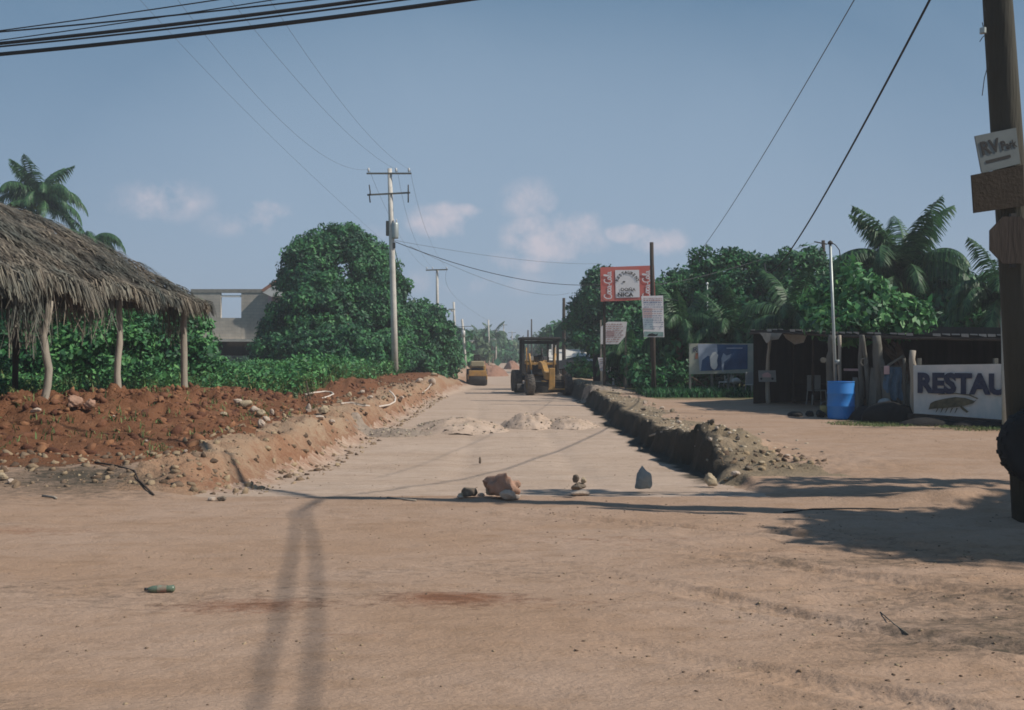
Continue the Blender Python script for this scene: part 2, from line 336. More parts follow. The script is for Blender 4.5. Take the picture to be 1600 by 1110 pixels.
rows = [-30, -15, -6, 0, 2, 3, 3.6] + [F * EYE / p for p in np.arange(600, 5, -1.02)][:]
rows = [y for y in rows if y < 380]; rows = sorted(set([y for y in rows if y <= 3.6] + [y for y in rows if y > 3.75])) + [450, 560, 800, 1300, 2200, 4500]
rows = np.array(rows); ncol = 720
sfr = np.linspace(-1, 1, ncol + 1); sfr = np.sign(sfr) * (np.abs(sfr) * .8 + .2 * np.abs(sfr) ** 3)
WX = np.maximum(7.0, rows * .62 + 5.5); WX = np.where(rows > 100, rows * .8 + 5, WX)
GX = sfr[None, :] * WX[:, None]; GY = np.repeat(rows[:, None], ncol + 1, 1)
GZ = H(GX, GY)
nr = len(rows); idx = np.arange(nr * (ncol + 1)).reshape(nr, ncol + 1)
quads = np.stack([idx[:-1, :-1], idx[:-1, 1:], idx[1:, 1:], idx[1:, :-1]], -1).reshape(-1, 4)
VV = np.stack([GX, GY, GZ], -1).reshape(-1, 3)
cxm = VV[quads].mean(1)[:, 0]; cym = VV[quads].mean(1)[:, 1]
dLf = -cxm - 3.45 + wobL(cym); dRf = cxm - 2.88 - wobR(cym)
edgeY = 10.8 + .25 * fbm(cxm * .6, cxm * 0 + 1, 3, 9)
zone = np.zeros(len(quads), int)                                    # 0 ground (lot, fields)
zone[cym < edgeY] = 1                                               # street the camera stands on
zone[(cym >= edgeY) & (dLf < .05) & (dRf < 0) & (cym < 380)] = 2    # the road being graded
lw = np.interp(cym, [12, 22, 28, 60], [8.5, 7.5, 4.2, 3.0])
zone[(cym >= edgeY) & (dLf >= .05) & (dLf < .95 + .3 * fbm(cym * .8, cxm, 2, 3)) & (cym < 160)] = 3        # clay bank face
zone[(cym >= edgeY + .9) & (dLf >= .95 + .3 * fbm(cym * .8, cxm, 2, 3)) & (dLf < lw) & (cym < 70)] = 4     # red earth heap
zone[(cym > 12.4) & (dRf >= 0) & (dRf < 1.25 + .6 * fbm(cym * .7, cxm * .7, 2, 4)) & (cym < 70)] = 5        # spoil berm
# soil attribute
X, Y = VV[:, 0], VV[:, 1]
def blob(x, y, rx, ry, k=1.0): return k * np.exp(-((X - x) / rx) ** 2 - ((Y - y) / ry) ** 2)
R = blob(-1.68, 6.05, .6, .2, .62) + blob(-.41, 6.25, .42, .18, .72) + blob(-4.6, 8.6, 1.2, .3, .4) + blob(-1.0, 5.4, .6, .1, .3) + blob(1.0, 8.2, 1.6, .25, .3) \
    + blob(.3, 6.1, 1.1, .25, .25) + blob(2.2, 7.6, 1.0, .2, .25) + blob(9.3, 31, 1.5, .5, .6) + blob(4.1, 14.0, 1.2, .5, .25) + blob(-3.6, 11.5, .5, .5, .5)
R = R + .8 * sst(100, 135, Y) * (X < -3.9) * sst(200, 160, Y)
G = blob(3.3, 6.2, 1.6, .6, .45) + blob(2.6, 7.3, 1.0, .25, .35) + blob(3.5, 5.2, 1.8, .3, .35) + blob(-4.9, 11.4, 1.1, .6, .6) + blob(2.2, 14.3, 1.2, .3, .3)
# twin dark tyre lines left by a motorbike and the streaks across the roadbed
B = blob(8.3, 21.3, 1.1, .8, .7) + blob(10.6, 20, 1.6, .5, .8) + .7 * sst(30, 34, Y) * (X > 4.9) * (Y < 60) + .8 * (X < -6) * (Y > 27) * (Y < 80) + .9 * (np.abs(X) > 6) * sst(70, 90, Y) * sst(100, 60, R * 0 + Y * .0 + 60)
B = B + .5 * (X < -9.5) * (Y > 13)
dLv = -X - 3.45 + wobL(Y)
edge_ = np.exp(-((dLv - .05) / .38) ** 2) * sst(10.8, 11.8, Y) * sst(120, 80, Y)
R = R * (1 - edge_) + .5 * edge_; R = R + .16 * edge_ * fbm(X * 2, Y * 2, 3, 91)
dRv = X - 2.88 - wobR(Y); cut_shade = sst(-.45, -.05, dRv) * sst(.42, .22, dRv) * sst(12.6, 13.6, Y) * sst(120, 80, Y); G = G + 1.0 * cut_shade  # bank shade painted into G over the cut face and the road at its foot
G = G + .28 * np.clip(fbm(X * .35, Y * 1.1, 4, 92) * 2.2, 0, 1) * (Y < 12) + .22 * np.clip(fbm(X * .5, Y * .5, 4, 93) * 2.2, 0, 1) * (np.abs(X) < 3) * (Y > 12)
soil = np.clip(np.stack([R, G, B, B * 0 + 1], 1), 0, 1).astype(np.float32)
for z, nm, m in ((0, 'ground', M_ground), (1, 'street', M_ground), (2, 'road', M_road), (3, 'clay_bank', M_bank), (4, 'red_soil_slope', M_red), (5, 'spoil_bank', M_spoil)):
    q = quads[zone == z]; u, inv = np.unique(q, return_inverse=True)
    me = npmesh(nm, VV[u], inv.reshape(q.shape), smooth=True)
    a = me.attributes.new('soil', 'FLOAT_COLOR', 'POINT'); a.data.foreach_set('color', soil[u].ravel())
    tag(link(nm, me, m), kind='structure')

# ---------------------------------------------------------------- loose stuff on the ground
M_clod = mat('red_clod', (.18, .082, .045), .95, .4, 9, .6, 30, attr=True, color2=(.12, .056, .032), hue=(.49, .51))
M_peb = mat('pale_pebble', (.33, .275, .21), .9, .35, 9, .3, 30, attr=True, hue=(.49, .515))
M_tan = mat('tan_clod', (.25, .18, .12), .95, .4, 7, .5, 30, attr=True, hue=(.49, .515))
r = np.random.default_rng(5)
def scat_xy(n, x0, x1, y0, y1, keep=None):
    x = r.uniform(x0, x1, n); y = r.uniform(y0, y1, n)
    if keep is not None:
        k = keep(x, y); x, y = x[k], y[k]
    return np.stack([x, y, H(x, y)], 1)
tv, tf = ICO1; tvr = rock_verts(tv, 3, .7); tvr[:, 0] *= 1.35
def stuff(name, pos, smin, smax, m, pw=3.0, **kw):
    s = smin + (smax - smin) * r.uniform(0, 1, len(pos)) ** pw
    tag(link(name, scatter(name, tvr, tf, pos, s, r, **kw), m), kind='stuff')
isheap = lambda x, y: (-x - 3.45 > 1.0) & (-x - 3.45 < 6.3) & (y > 12.2)
pa = np.concatenate([scat_xy(5200, -10.5, -4.4, 12, 24, isheap), scat_xy(1800, -9, -4.3, 24, 50, isheap)])
stuff('red_clods', pa, .014, .12, M_clod, 8, tilt=.9, squash=(1.0, .85, .7))
pb = np.concatenate([scat_xy(2200, 3.05, 5.2, 14.6, 24, lambda x, y: r.uniform(0, 1, len(x)) < np.exp(-np.abs(x - 3.4) / .5)), scat_xy(900, 3.05, 4.3, 24, 46)])
stuff('spoil_pebbles', pb, .008, .050, M_peb, 4)
stuff('rubble', np.concatenate([scat_xy(600, 3.0, 5.2, 12.6, 14.8, lambda x, y: np.hypot((x - 3.6) / 1.0, (y - 14.0) / 1.0) < 1), scat_xy(3500, -4.9, -2.9, 11, 45), scat_xy(500, -8, -3.6, 11.0, 12.4)]), .008, .075, M_tan, 5, tilt=1.0)
stuff('gravel', np.concatenate([scat_xy(2500, .3, 4.9, 4, 9.6, lambda x, y: vnoise(x * 1.5, y * 2.5, 55) > .55), scat_xy(1500, -5, 3, 4, 10.5, lambda x, y: vnoise(x * .9, y * 1.9, 56) > .6), scat_xy(1400, -3.2, 3.4, 11, 40), scat_xy(700, -3.4, 3.6, 3.8, 11), scat_xy(500, 1, 5, 4, 9), scat_xy(400, 5, 9, 15, 30)]), .003, .014, M_tan, 4)

# ---------------------------------------------------------------- haze
hz = MB(); zlo = float(VV[:, 2].min()) - 1.0
hz.box((0, 2150, (zlo + 13.5) / 2), (9400, 5000, 13.5 - zlo))
mh = bpy.data.materials.new('haze'); mh.use_nodes = True; th = mh.node_tree; th.nodes.clear()
vo = th.nodes.new('ShaderNodeVolumePrincipled'); vo.inputs['Color'].default_value = (.90, .93, .98, 1); vo.inputs['Density'].default_value = .0014; vo.inputs['Anisotropy'].default_value = .2
th.links.new(vo.outputs[0], th.nodes.new('ShaderNodeOutputMaterial').inputs['Volume'])
tag(hz.build('haze', mh), kind='stuff')

# ---------------------------------------------------------------- vegetation
M_leaf = mat('broad_leaf', (.054, .172, .076), .55, .3, 3, attr=True, trans=.22, spec=.3)
M_leaf2 = mat('shrub_leaf', (.075, .235, .085), .55, .3, 3, attr=True, trans=.22, spec=.3)
M_leafd = mat('dark_leaf', (.040, .145, .066), .55, .3, 3, attr=True, trans=.2, spec=.3)
M_leafo = mat('olive_leaf', (.085, .15, .070), .6, .3, 3, attr=True, trans=.2, spec=.3)
M_grass = mat('weed', (.10, .185, .065), .7, .4, 1.2, attr=True, trans=.2, color2=(.13, .135, .055))
M_bark = mat('bark', (.16, .12, .09), .95, .5, 5, .6, 20)
M_palm = mat('palm_leaf', (.055, .14, .062), .5, .35, 2, attr=True, trans=.25, spec=.3)
M_ptrunk = mat('palm_trunk', (.20, .16, .12), .95, .4, 8, .6, 20)

def leafmesh(name, pos, nrm, size, rng, tones, aspect=1.9):
    n = len(pos); a = rng.normal(size=(n, 3)); nrm = nrm + rng.normal(size=(n, 3)) * .55; nrm /= np.linalg.norm(nrm, axis=1)[:, None]
    u = np.cross(nrm, a); u /= np.linalg.norm(u, axis=1)[:, None]; u[:, 2] -= .25; v = np.cross(nrm, u)
    s = size * rng.uniform(.6, 1.35, n)[:, None]
    V = np.stack([pos - u * s * .5 * aspect, pos + v * s * .5 - nrm * s * .12, pos + u * s * .5 * aspect - nrm * s * .18, pos - v * s * .5 - nrm * s * .12], 1)
    return npmesh(name, V.reshape(-1, 3), np.arange(n * 4).reshape(n, 4), np.repeat(tones, 4))
def crown_points(blobs, clump, density, rng, inner=.12, flat=.8):
    """leaf positions: clumps spread over the outside of a few big lobes"""
    B = np.array(blobs, float); area = (B[:, 3] * B[:, 4] + B[:, 3] * B[:, 5] + B[:, 4] * B[:, 5]); cs = []; cn = []
    for b, A in zip(B, area):
        k = max(6, int(A * 4.2 * 1.25 / clump ** 2)); d = rng.normal(size=(k, 3)); d /= np.linalg.norm(d, axis=1)[:, None]
        rad = np.where(rng.uniform(size=k) < inner, rng.uniform(.3, .8, k), np.where(rng.uniform(size=k) < .10, rng.uniform(1.08, 1.24, k), rng.uniform(.80, 1.08, k)))
        c = b[:3] + d * b[3:6] * rad[:, None]; cs.append(c); cn.append(d)
    cs = np.concatenate(cs); cn = np.concatenate(cn); keep = np.ones(len(cs), bool)
    for b in B:                                    # drop the clumps buried inside a neighbouring lobe
        q = (((cs - b[:3]) / b[3:6]) ** 2).sum(1); keep &= ~((q < .45) & (rng.uniform(size=len(cs)) > .1))
    cs, cn = cs[keep], cn[keep]; m = len(cs); cr_ = clump * rng.uniform(.45, 1.3, m); npl = np.maximum(4, (density * cr_ ** 2)).astype(int); cn = cn + 0
    ii = np.repeat(np.arange(m), npl); d = rng.normal(size=(len(ii), 3)); d /= np.linalg.norm(d, axis=1)[:, None]
    rr = rng.uniform(.45, 1.0, len(ii)) ** .6; off = d * (cr_[ii] * rr)[:, None]; off[:, 2] *= flat
    tone = np.clip(.48 + .24 * rng.normal(size=m)[ii] + .20 * rng.normal(size=len(ii)), 0, 1)
    return cs[ii] + off, d * .8 + cn[ii] * .4 + np.array([0, 0, .35]), tone, cs
def limb_mesh(mb, base, top, r0, targets, rng):
    base = Vector(base); top = Vector(top); n = 6
    pts = [base.lerp(top, i / n) + Vector((math.sin(i * 1.3) * .12, math.cos(i * 1.7) * .1, 0)) * (r0 * 2) for i in range(n + 1)]
    pts[0] = base; mb.tube(pts, [r0 * (1.25 if i == 0 else 1 - .6 * i / n) for i in range(n + 1)], 8)
    for k in range(min(len(targets), 12)):
        t = Vector(targets[int(rng.integers(len(targets)))]); s = pts[int(rng.integers(2, n + 1))]; m = s.lerp(t, .5) + Vector((0, 0, (t - s).length * .12))
        mb.tube([s, s.lerp(m, .5), m, t], [r0 * .38, r0 * .3, r0 * .2, r0 * .06], 5)
TREES = []
def tree(name, base, blobs, label, cat, m=None, clump=.7, density=60, leaf=.2, trunk=.22, group=None, seed=1, bark=None, fill=None):
    rng = np.random.default_rng(seed); base = Vector(base)
    t = thing(name, base, label, cat, group)
    bl = [(b[0] - base.x, b[1] - base.y, b[2] - base.z, b[3], b[4], b[5]) for b in blobs]
    p, nrm, tone, cs = crown_points(bl, clump, density, rng)
    zb = -.0
    k = p[:, 2] > zb - .1; p, nrm, tone = p[k], nrm[k], tone[k]
    link('crown', leafmesh('crown', p, nrm, leaf, rng, tone), m or M_leaf, t)
    mb = MB(); c = np.mean(np.array(bl)[:, :3], 0); limb_mesh(mb, (0, 0, -.15), (c[0] * .5, c[1] * .5, max(c[2], .5)), trunk, cs, rng)
    mb.build('trunk', bark or M_bark, t, smooth=True); return t
def pb(px, py, Y, rx, rz, ry=None):
    """lobe of a crown given by its pixel centre, depth and pixel radii"""
    c = P(px, py, Y); return (c.x, c.y, c.z, rx / F * Y, (ry if ry else rx) / F * Y, rz / F * Y)

tree('broadleaf_tree', (-10.2, 57, 0), [pb(530, 430, 57, 70, 68), pb(486, 420, 56, 40, 46), pb(575, 440, 57, 42, 55), pb(484, 472, 54.5, 32, 52), pb(500, 500, 54, 60, 60), pb(580, 510, 55, 48, 60), pb(438, 530, 55, 30, 34),
     pb(535, 378, 57, 24, 22), pb(600, 455, 58, 26, 30), pb(582, 412, 58, 24, 28), pb(474, 392, 57, 14, 12), pb(540, 560, 54, 80, 40), pb(612, 470, 57, 24, 36), pb(548, 372, 57, 20, 14), pb(446, 440, 56, 12, 12), pb(632, 450, 57, 10, 12), pb(520, 545, 53.5, 110, 30), pb(445, 500, 55, 26, 26), pb(610, 545, 55, 30, 50)],
     'huge dark green leafy tree behind the tall concrete pole', 'tree', M_leaf, .5, 330, .115, .4, seed=3)
tree('broadleaf_tree', (-6.7, 68, -.2), [pb(640, 520, 68, 44, 45), pb(672, 535, 66, 36, 42), pb(625, 555, 65, 34, 50), pb(660, 500, 70, 32, 22), pb(690, 560, 68, 22, 38), pb(650, 575, 64, 40, 30)],
     'lower rounded green tree right of the huge leafy tree, roadside', 'tree', M_leaf, .5, 280, .13, .3, seed=5)
tree('broadleaf_tree', (6.3, 60, -.2), [pb(935, 475, 60, 34, 40), pb(965, 490, 60, 50, 50), pb(915, 500, 60, 26, 34), pb(985, 460, 60, 34, 30), pb(960, 530, 59, 60, 30), pb(940, 440, 60, 24, 16), pb(1010, 500, 60, 30, 50)],
     'dark dense tree behind the red soft drink sign', 'tree', M_leafd, .5, 280, .125, .35, seed=8)
tree('broadleaf_tree', (4.9, 118, -.6), [pb(866, 535, 118, 20, 22), pb(880, 525, 120, 20, 20), pb(893, 540, 118, 14, 20)], 'small far tree showing just above the grader canopy', 'tree', M_leaf, .8, 40, .35, .25, seed=9)
tree('mango_tree', (10.4, 47, 0), [pb(1060, 465, 47, 40, 36), pb(1085, 500, 46, 45, 60), pb(1040, 500, 46, 28, 60), pb(1105, 450, 48, 34, 34), pb(1060, 540, 46, 60, 50), pb(1035, 560, 45, 26, 50)],
     'wide green tree right of the dark pole with a white banner', 'tree', M_leaf, .42, 240, .11, .28, seed=12)
tree('mango_tree', (12.6, 44, 0), [pb(1140, 430, 44, 36, 32), pb(1175, 430, 44, 36, 30), pb(1110, 440, 44, 26, 34), pb(1095, 402, 44, 12, 16), pb(1150, 480, 43, 60, 50), pb(1200, 470, 43, 40, 50), pb(1130, 405, 44, 16, 10), pb(1180, 520, 42, 60, 50), pb(1110, 540, 42, 40, 50)],
     'tall tree with a knobbly top above the faded billboard', 'tree', M_leafd, .36, 260, .105, .26, seed=14)
tree('mango_tree', (14.4, 42, 0), [pb(1235, 420, 42, 34, 26), pb(1265, 430, 42, 30, 36), pb(1215, 440, 42, 30, 34), pb(1250, 480, 41, 50, 46), pb(1290, 470, 41, 36, 40), pb(1255, 525, 40, 60, 44), pb(1320, 430, 42, 22, 26)],
     'bushy tree above the shack beside the thin steel pipe', 'tree', M_leaf, .38, 240, .11, .26, seed=15)
tree('almond_tree', (11.2, 26.5, 0), [pb(1335, 470, 27, 46, 46), pb(1380, 485, 26, 40, 36), pb(1290, 480, 28, 30, 32), pb(1330, 505, 26, 60, 26), pb(1410, 500, 26, 40, 28)],
     'bright broad leaved tree behind the shack left of the coconut palm', 'tree', M_leaf2, .30, 190, .115, .16, seed=17)
tree('mango_tree', (16.6, 32, 0), [pb(1500, 475, 33, 60, 44), pb(1560, 480, 32, 50, 50), pb(1450, 490, 33, 40, 36), pb(1530, 520, 32, 80, 36), pb(1400, 470, 36, 60, 46), pb(1640, 470, 34, 60, 60)],
     'dark tree mass behind the restaurant signboard under the palms', 'tree', M_leafd, .42, 190, .12, .26, seed=19)
for i, (bx, by, bl, lab, mm) in enumerate([
    (-15.2, 30, [pb(30, 545, 30, 60, 60), pb(80, 500, 30, 50, 60), pb(20, 480, 31, 50, 50)], 'dark shrub at the far left under the thatched roof', M_leafd),
    (-12.6, 30, [pb(150, 510, 30, 56, 56), pb(120, 560, 29, 50, 44), pb(190, 550, 29, 50, 50)], 'leafy shrub between the first and second roof posts', M_leaf2),
    (-11.3, 31, [pb(235, 510, 31, 46, 58), pb(265, 545, 30, 46, 50), pb(220, 470, 32, 30, 26)], 'leafy shrub left of the thickest roof post', M_leaf),
    (-10.0, 31, [pb(305, 545, 31, 30, 50), pb(290, 505, 31, 24, 36), pb(320, 570, 30, 26, 36)], 'green shrub right of the thickest roof post', M_leaf2),
    (-19.5, 42, [pb(60, 500, 42, 90, 70), pb(180, 510, 42, 80, 60), pb(120, 470, 44, 80, 50)], 'tall dark tree mass seen under the palm thatch', M_leafd)]):
    tree('shrub', (bx, by, 0), bl, lab, 'shrub' if i < 4 else 'tree', mm, (.32 if i < 4 else .6), (230 if i < 4 else 90), (.09 if i < 4 else .17), .08 if i < 4 else .25, seed=30 + i)
tree('shrub', (-7.6, 48, 0), [pb(560, 590, 48, 34, 22), pb(590, 580, 48, 26, 26)], 'low bush left of the concrete pole foot', 'shrub', M_leaf, .35, 90, .13, .06, seed=37)
tree('shrub', (-5.0, 24.0, Hs(-5.2, 24)), [pb(462, 640, 24, 16, 24), pb(478, 650, 24, 12, 16)], 'grey green bush in the gap of the red earth', 'shrub', M_leafo, .13, 300, .045, .02, seed=38)
tree('shrub', (6.3, 58, 0), [pb(935, 585, 58, 24, 20), pb(912, 575, 58, 20, 14)], 'green bush behind the small white post sign', 'shrub', M_leaf2, .4, 70, .16, .06, seed=39)
tree('shrub', (8.0, 36.5, 0), [pb(1015, 595, 36, 24, 22), pb(1050, 590, 36.5, 26, 26), pb(995, 570, 38, 16, 30)], 'undergrowth at the foot of the dark wooden pole', 'shrub', M_leafd, .3, 120, .11, .05, seed=40)
for i, (px, Y) in enumerate([(1075, 39), (1130, 38.5), (1180, 37.5), (1000, 44)]):
    c = gp(px, Y); tree('shrub', c, [(c.x, c.y, 1.2, 1.6, .8, 1.5), (c.x + .8, c.y + .4, 2.4, 1.2, .8, 1.0)], ['shaded bush behind the left half of the faded billboard', 'shaded bush behind the right half of the faded billboard', 'shaded bush behind the small sign on a crooked post', 'shaded bush left of the dark wooden pole'][i], 'shrub', M_leafd, .4, 90, .14, .06, seed=45 + i)
# trees out of the frame on the right whose shade falls across the street
tree('shade_tree', (9.3, 7.6, 0), [(8.8, 7.6, 4.2, 1.7, .9, .8), (9.6, 6.9, 4.6, 1.6, .9, .9), (7.3, 8.0, 3.3, .85, .45, .35), (10.5, 7.9, 4.3, 1.3, 1.1, 1.0), (7.2, 7.2, 2.9, .5, .35, .3)], 'dense roadside tree shading the sign pole', 'tree', M_leafd, .4, 160, .14, .2, seed=50)
tree('shade_tree', (9.6, 9.6, 0), [(6.3, 10.1, 5.4, .6, .22, .3), (8.3, 9.9, 4.6, 1.4, .32, .4), (9.4, 9.6, 4.8, 1.4, .3, .5), (8.8, 10.9, 4.3, 1.5, .2, .3)], 'thin crowned tree beyond the roadside sign pole', 'tree', M_leafd, .28, 160, .12, .12, seed=51)
# far woods along the road
rng = np.random.default_rng(77)
FAR = [(700, 548, 105, 18, 24), (716, 540, 120, 16, 22), (735, 545, 150, 20, 16), (752, 540, 190, 20, 18), (775, 545, 200, 22, 16), (797, 548, 230, 16, 12), (812, 552, 270, 12, 8), (832, 552, 240, 16, 10),
       (855, 548, 190, 18, 14), (880, 552, 160, 20, 18), (905, 540, 140, 20, 20), (650, 552, 140, 40, 20), (725, 560, 112, 14, 14)]
FL = ['far roadside tree beside the second street lamp pole', 'far tree behind the two grey lamp poles', 'far tree above the yellow roller', 'far tall tree left of the grey far pole', 'hazy far tree right of the grey far pole',
      'hazy tree where the road vanishes, left side', 'smallest hazy tree where the road vanishes', 'hazy far tree just left of the grader cab', 'far tree seen over the grader cab roof', 'far tree behind the low grey roof',
      'far tree above the low grey roof', 'far tree behind the lower rounded roadside tree', 'low far tree just left of the yellow roller']
for i, (px, py, Y, rx, rz) in enumerate(FAR):
    c = P(px, py, Y); gz = Hs(c.x, Y); mid = P(px, (py + 575) / 2, Y)
    tree('far_tree', (c.x, Y, gz), [pb(px, py, Y, rx, rz), pb(px - rx * .5, py + rz * .7, Y + 2, rx * .9, rz * .9), pb(px + rx * .5, py + rz * .8, Y - 2, rx * .9, rz * .9)], FL[i], 'tree', [M_leaf, M_leafd, M_leafo][i % 3], .9, 26, .5, .3, 'far trees along the road', seed=60 + i)
def ridge(name, X0, X1, Y0, Y1, h, n, seed):
    rng = np.random.default_rng(seed); p = []
    t = rng.uniform(0, 1, n); x = X0 + (X1 - X0) * t + rng.normal(size=n) * 4; y = Y0 + (Y1 - Y0) * t + rng.normal(size=n) * 8
    hh = h * (.65 + .5 * vnoise(x * .09, y * .05, seed)); z = basez(y) + hh * rng.uniform(0, 1, n) ** .6
    pos = np.stack([x, y, z], 1); nrm = np.tile([0.2, -.5, .7], (n, 1)) + rng.normal(size=(n, 3)) * .3
    tag(link(name, leafmesh(name, pos, nrm, 1.0, rng, np.clip(.4 + .3 * rng.normal(size=n), 0, 1)), M_leafd), kind='stuff')
ridge('distant_woods', -260, -6, 330, 300, 8, 16000, 5)
ridge('distant_woods', 6, 260, 300, 330, 8, 16000, 6)
ridge('distant_woods', -70, -12, 110, 170, 6, 12000, 7)
ridge('distant_woods', 14, 90, 75, 120, 6.5, 16000, 8)
ridge('distant_woods', -5, 9, 420, 440, 9, 3000, 9)

# weeds and grass
def blades(name, pts, h0, h1, w, m, rng, lean=.35, per=3):
    n = len(pts); ii = np.repeat(np.arange(n), per); p = pts[ii] + np.stack([rng.normal(size=n * per) * .06, rng.normal(size=n * per) * .06, np.zeros(n * per) - .02], 1)
    k = n * per; a = rng.uniform(0, 2 * np.pi, k); d = np.stack([np.cos(a), np.sin(a), 0 * a], 1); s = np.stack([-np.sin(a), np.cos(a), 0 * a], 1)
    h = rng.uniform(h0, h1, k)[:, None]; ww = w * rng.uniform(.6, 1.4, k)[:, None]; l = lean * rng.uniform(.2, 1.6, k)[:, None]; up = np.array([0, 0, 1.0])
    q1 = p + up * h * .55 + d * h * l * .35; q2 = p + up * h * (1 - .3 * l) + d * h * l
    V = np.stack([p - s * ww, p + s * ww, q1 + s * ww * .8, q1 - s * ww * .8, q1 - s * ww * .8, q1 + s * ww * .8, q2 + s * ww * .1, q2 - s * ww * .1], 1)
    return tag(link(name, npmesh(name, V.reshape(-1, 3), np.arange(k * 8).reshape(-1, 4), np.repeat(rng.uniform(0, 1, k), 8)), m), kind='stuff')
r2 = np.random.default_rng(15)
w = scat_xy(17000, -19, -5.4, 25, 54, lambda x, y: ((-x > 4.9 + np.interp(y, [25, 28, 31, 40, 54], [1.9, .9, 1.3, .9, 1.2])) & (vnoise(x * 1.3, y * 1.3, 4) > .22)))
w[:, 2] -= .0
blades('tall_weeds', w[::2], .3, .95, .014, M_grass, r2, .7, 3)
w2 = w.copy(); hgt = .25 + .75 * vnoise(w2[:, 0] * .9, w2[:, 1] * .9, 14); K = 6; nrm = np.tile([0, 0, 1.0], (len(w2) * K, 1)); pp = np.repeat(w2, K, 0) + r2.normal(size=(len(w2) * K, 3)) * np.array([.16, .16, .03]); pp[:, 2] += np.repeat(hgt, K) * r2.uniform(.2, 1.1, len(pp))
tag(link('weed_leaves', leafmesh('weed_leaves', pp, nrm, .075, r2, r2.uniform(0, 1, len(pp))), M_leaf2), kind='stuff')
gp1 = np.concatenate([scat_xy(1500, 6.9, 9.6, 20.4, 22.3, lambda x, y: ((x - 8.3) / 1.3) ** 2 + ((y - 21.3) / .8) ** 2 < 1), scat_xy(1500, 9, 12.5, 19.3, 20.8)])
blades('grass_tufts', gp1, .03, .10, .006, M_grass, r2, .8, 3)
gp2 = scat_xy(3500, 4.8, 14, 33.6, 36.6); blades('undergrowth', gp2, .1, .45, .02, M_leafd, r2, .8, 3)
gp3 = scat_xy(260, -9, -4.4, 12.5, 22); blades('weed_sprigs', gp3, .05, .18, .01, M_grass, r2, .8, 5)

# palms
def frond_mesh(L, a0, bend, rng, n=26, wid=.72, hang=.75):
    """feather frond in its own frame: rachis leaves the origin along +X, rising at a0 and bending over"""
    V = []; T = []; s = np.linspace(0, 1, n + 1); ang = a0 - bend * s ** 1.15; dx = np.cos(ang) * L / n; dz = np.sin(ang) * L / n
    px = np.concatenate([[0], np.cumsum(dx[:-1])]); pz = np.concatenate([[0], np.cumsum(dz[:-1])])
    for i in range(n):
        w = .035 * L / 3 * (1 - .8 * s[i]); w2_ = .035 * L / 3 * (1 - .8 * s[i + 1])
        V += [(px[i], -w, pz[i]), (px[i], w, pz[i]), (px[i + 1], w2_, pz[i + 1]), (px[i + 1], -w2_, pz[i + 1])]; T += [.9] * 4
    for i in range(5, n * 3):
        t = i / (n * 3); x = np.interp(t, s, px); z = np.interp(t, s, pz); a = np.interp(t, s, ang)
        ll = wid * L / 3.2 * (math.sin(math.pi * min(1, t * .93 + .1)) ** .6) * rng.uniform(.75, 1.15)
        for sd in (-1, 1):
            fw = .45 + .4 * t; d = np.array([math.cos(a) * fw, sd * 1.0, math.sin(a) * fw - hang * rng.uniform(.5, 1.4)]); d /= np.linalg.norm(d)
            p0 = np.array([x, 0, z]); m = p0 + d * ll * .5; e = p0 + d * ll * .92 + np.array([0, 0, -ll * .28 * hang * 1.6]); wv = np.array([math.cos(a), 0, math.sin(a)]) * (.020 + .014 * rng.random()) * L / 3
            tn = rng.uniform(.1, .9)
            V += [tuple(p0 - wv * .6), tuple(p0 + wv * .6), tuple(m + wv), tuple(m - wv), tuple(m - wv), tuple(m + wv), tuple(e + wv * .15), tuple(e - wv * .15)]; T += [tn] * 8
    V = np.array(V); return npmesh('frond', V, np.arange(len(V)).reshape(-1, 4), T)
FR = {}
def frond(L, cls, v):
    k = (cls, v)
    if k not in FR:
        a0, bend = {'up': (1.40, 1.05), 'high': (1.2, 2.5), 'mid': (.8, 2.4), 'low': (.2, 1.7), 'down': (-.35, 1.0)}[cls]
        FR[k] = frond_mesh(3.0, a0 + .1 * v, bend + .2 * v, np.random.default_rng(len(cls) * 7 + ord(cls[0]) + v)); FR[k].materials.append(M_palm)
    return FR[k]
def palm(base, crown, L, label, plan=None, nuts=True, seed=1, group=None, cat='palm tree'):
    rng = random.Random(seed); base = Vector(base); crown = Vector(crown) - base
    t = thing('coconut_palm', base, label, cat, group)
    if crown.length > .8:
        n = 9; pts = [Vector((crown.x * (i / n) ** 1.6, crown.y * (i / n) ** 1.6, crown.z * i / n)) for i in range(n + 1)]; pts[0].z -= .2
        MB().tube(pts, [.19 - .08 * i / n if i else .26 for i in range(n + 1)], 10).build('trunk', M_ptrunk, t, smooth=True)
    plan = plan or [('up', 3), ('high', 6), ('mid', 6), ('low', 6), ('down', 3)]
    for cls, cnt in plan:
        items = cnt if isinstance(cnt, list) else [rng.uniform(0, 10) + 360.0 * i / cnt + {'up': 0, 'high': 20, 'mid': 45, 'low': 10, 'down': 70}[cls] for i in range(cnt)]
        for az in items:
            o = bpy.data.objects.new('frond', frond(3, cls, rng.randint(0, 1))); COL.objects.link(o); o.parent = t; o.location = crown
            s = L / 3 * rng.uniform(.85, 1.1); o.scale = (s, s, s); o.rotation_euler = (rng.uniform(-.35, .35), 0, math.radians(az))
    if nuts:
        for k in range(6):
            a = k * 1.05 + rng.random(); mb = MB(); mb.lathe([(.001, -.13), (.07, -.1), (.1, 0), (.075, .1), (.001, .14)], 8, (crown.x + .24 * math.cos(a), crown.y + .24 * math.sin(a), crown.z - .25 - .1 * rng.random()))
            mb.build('coconut', M_nut, t, smooth=True)
    return t
M_nut = mat('coconut', (.20, .26, .08), .6, .3, 5)
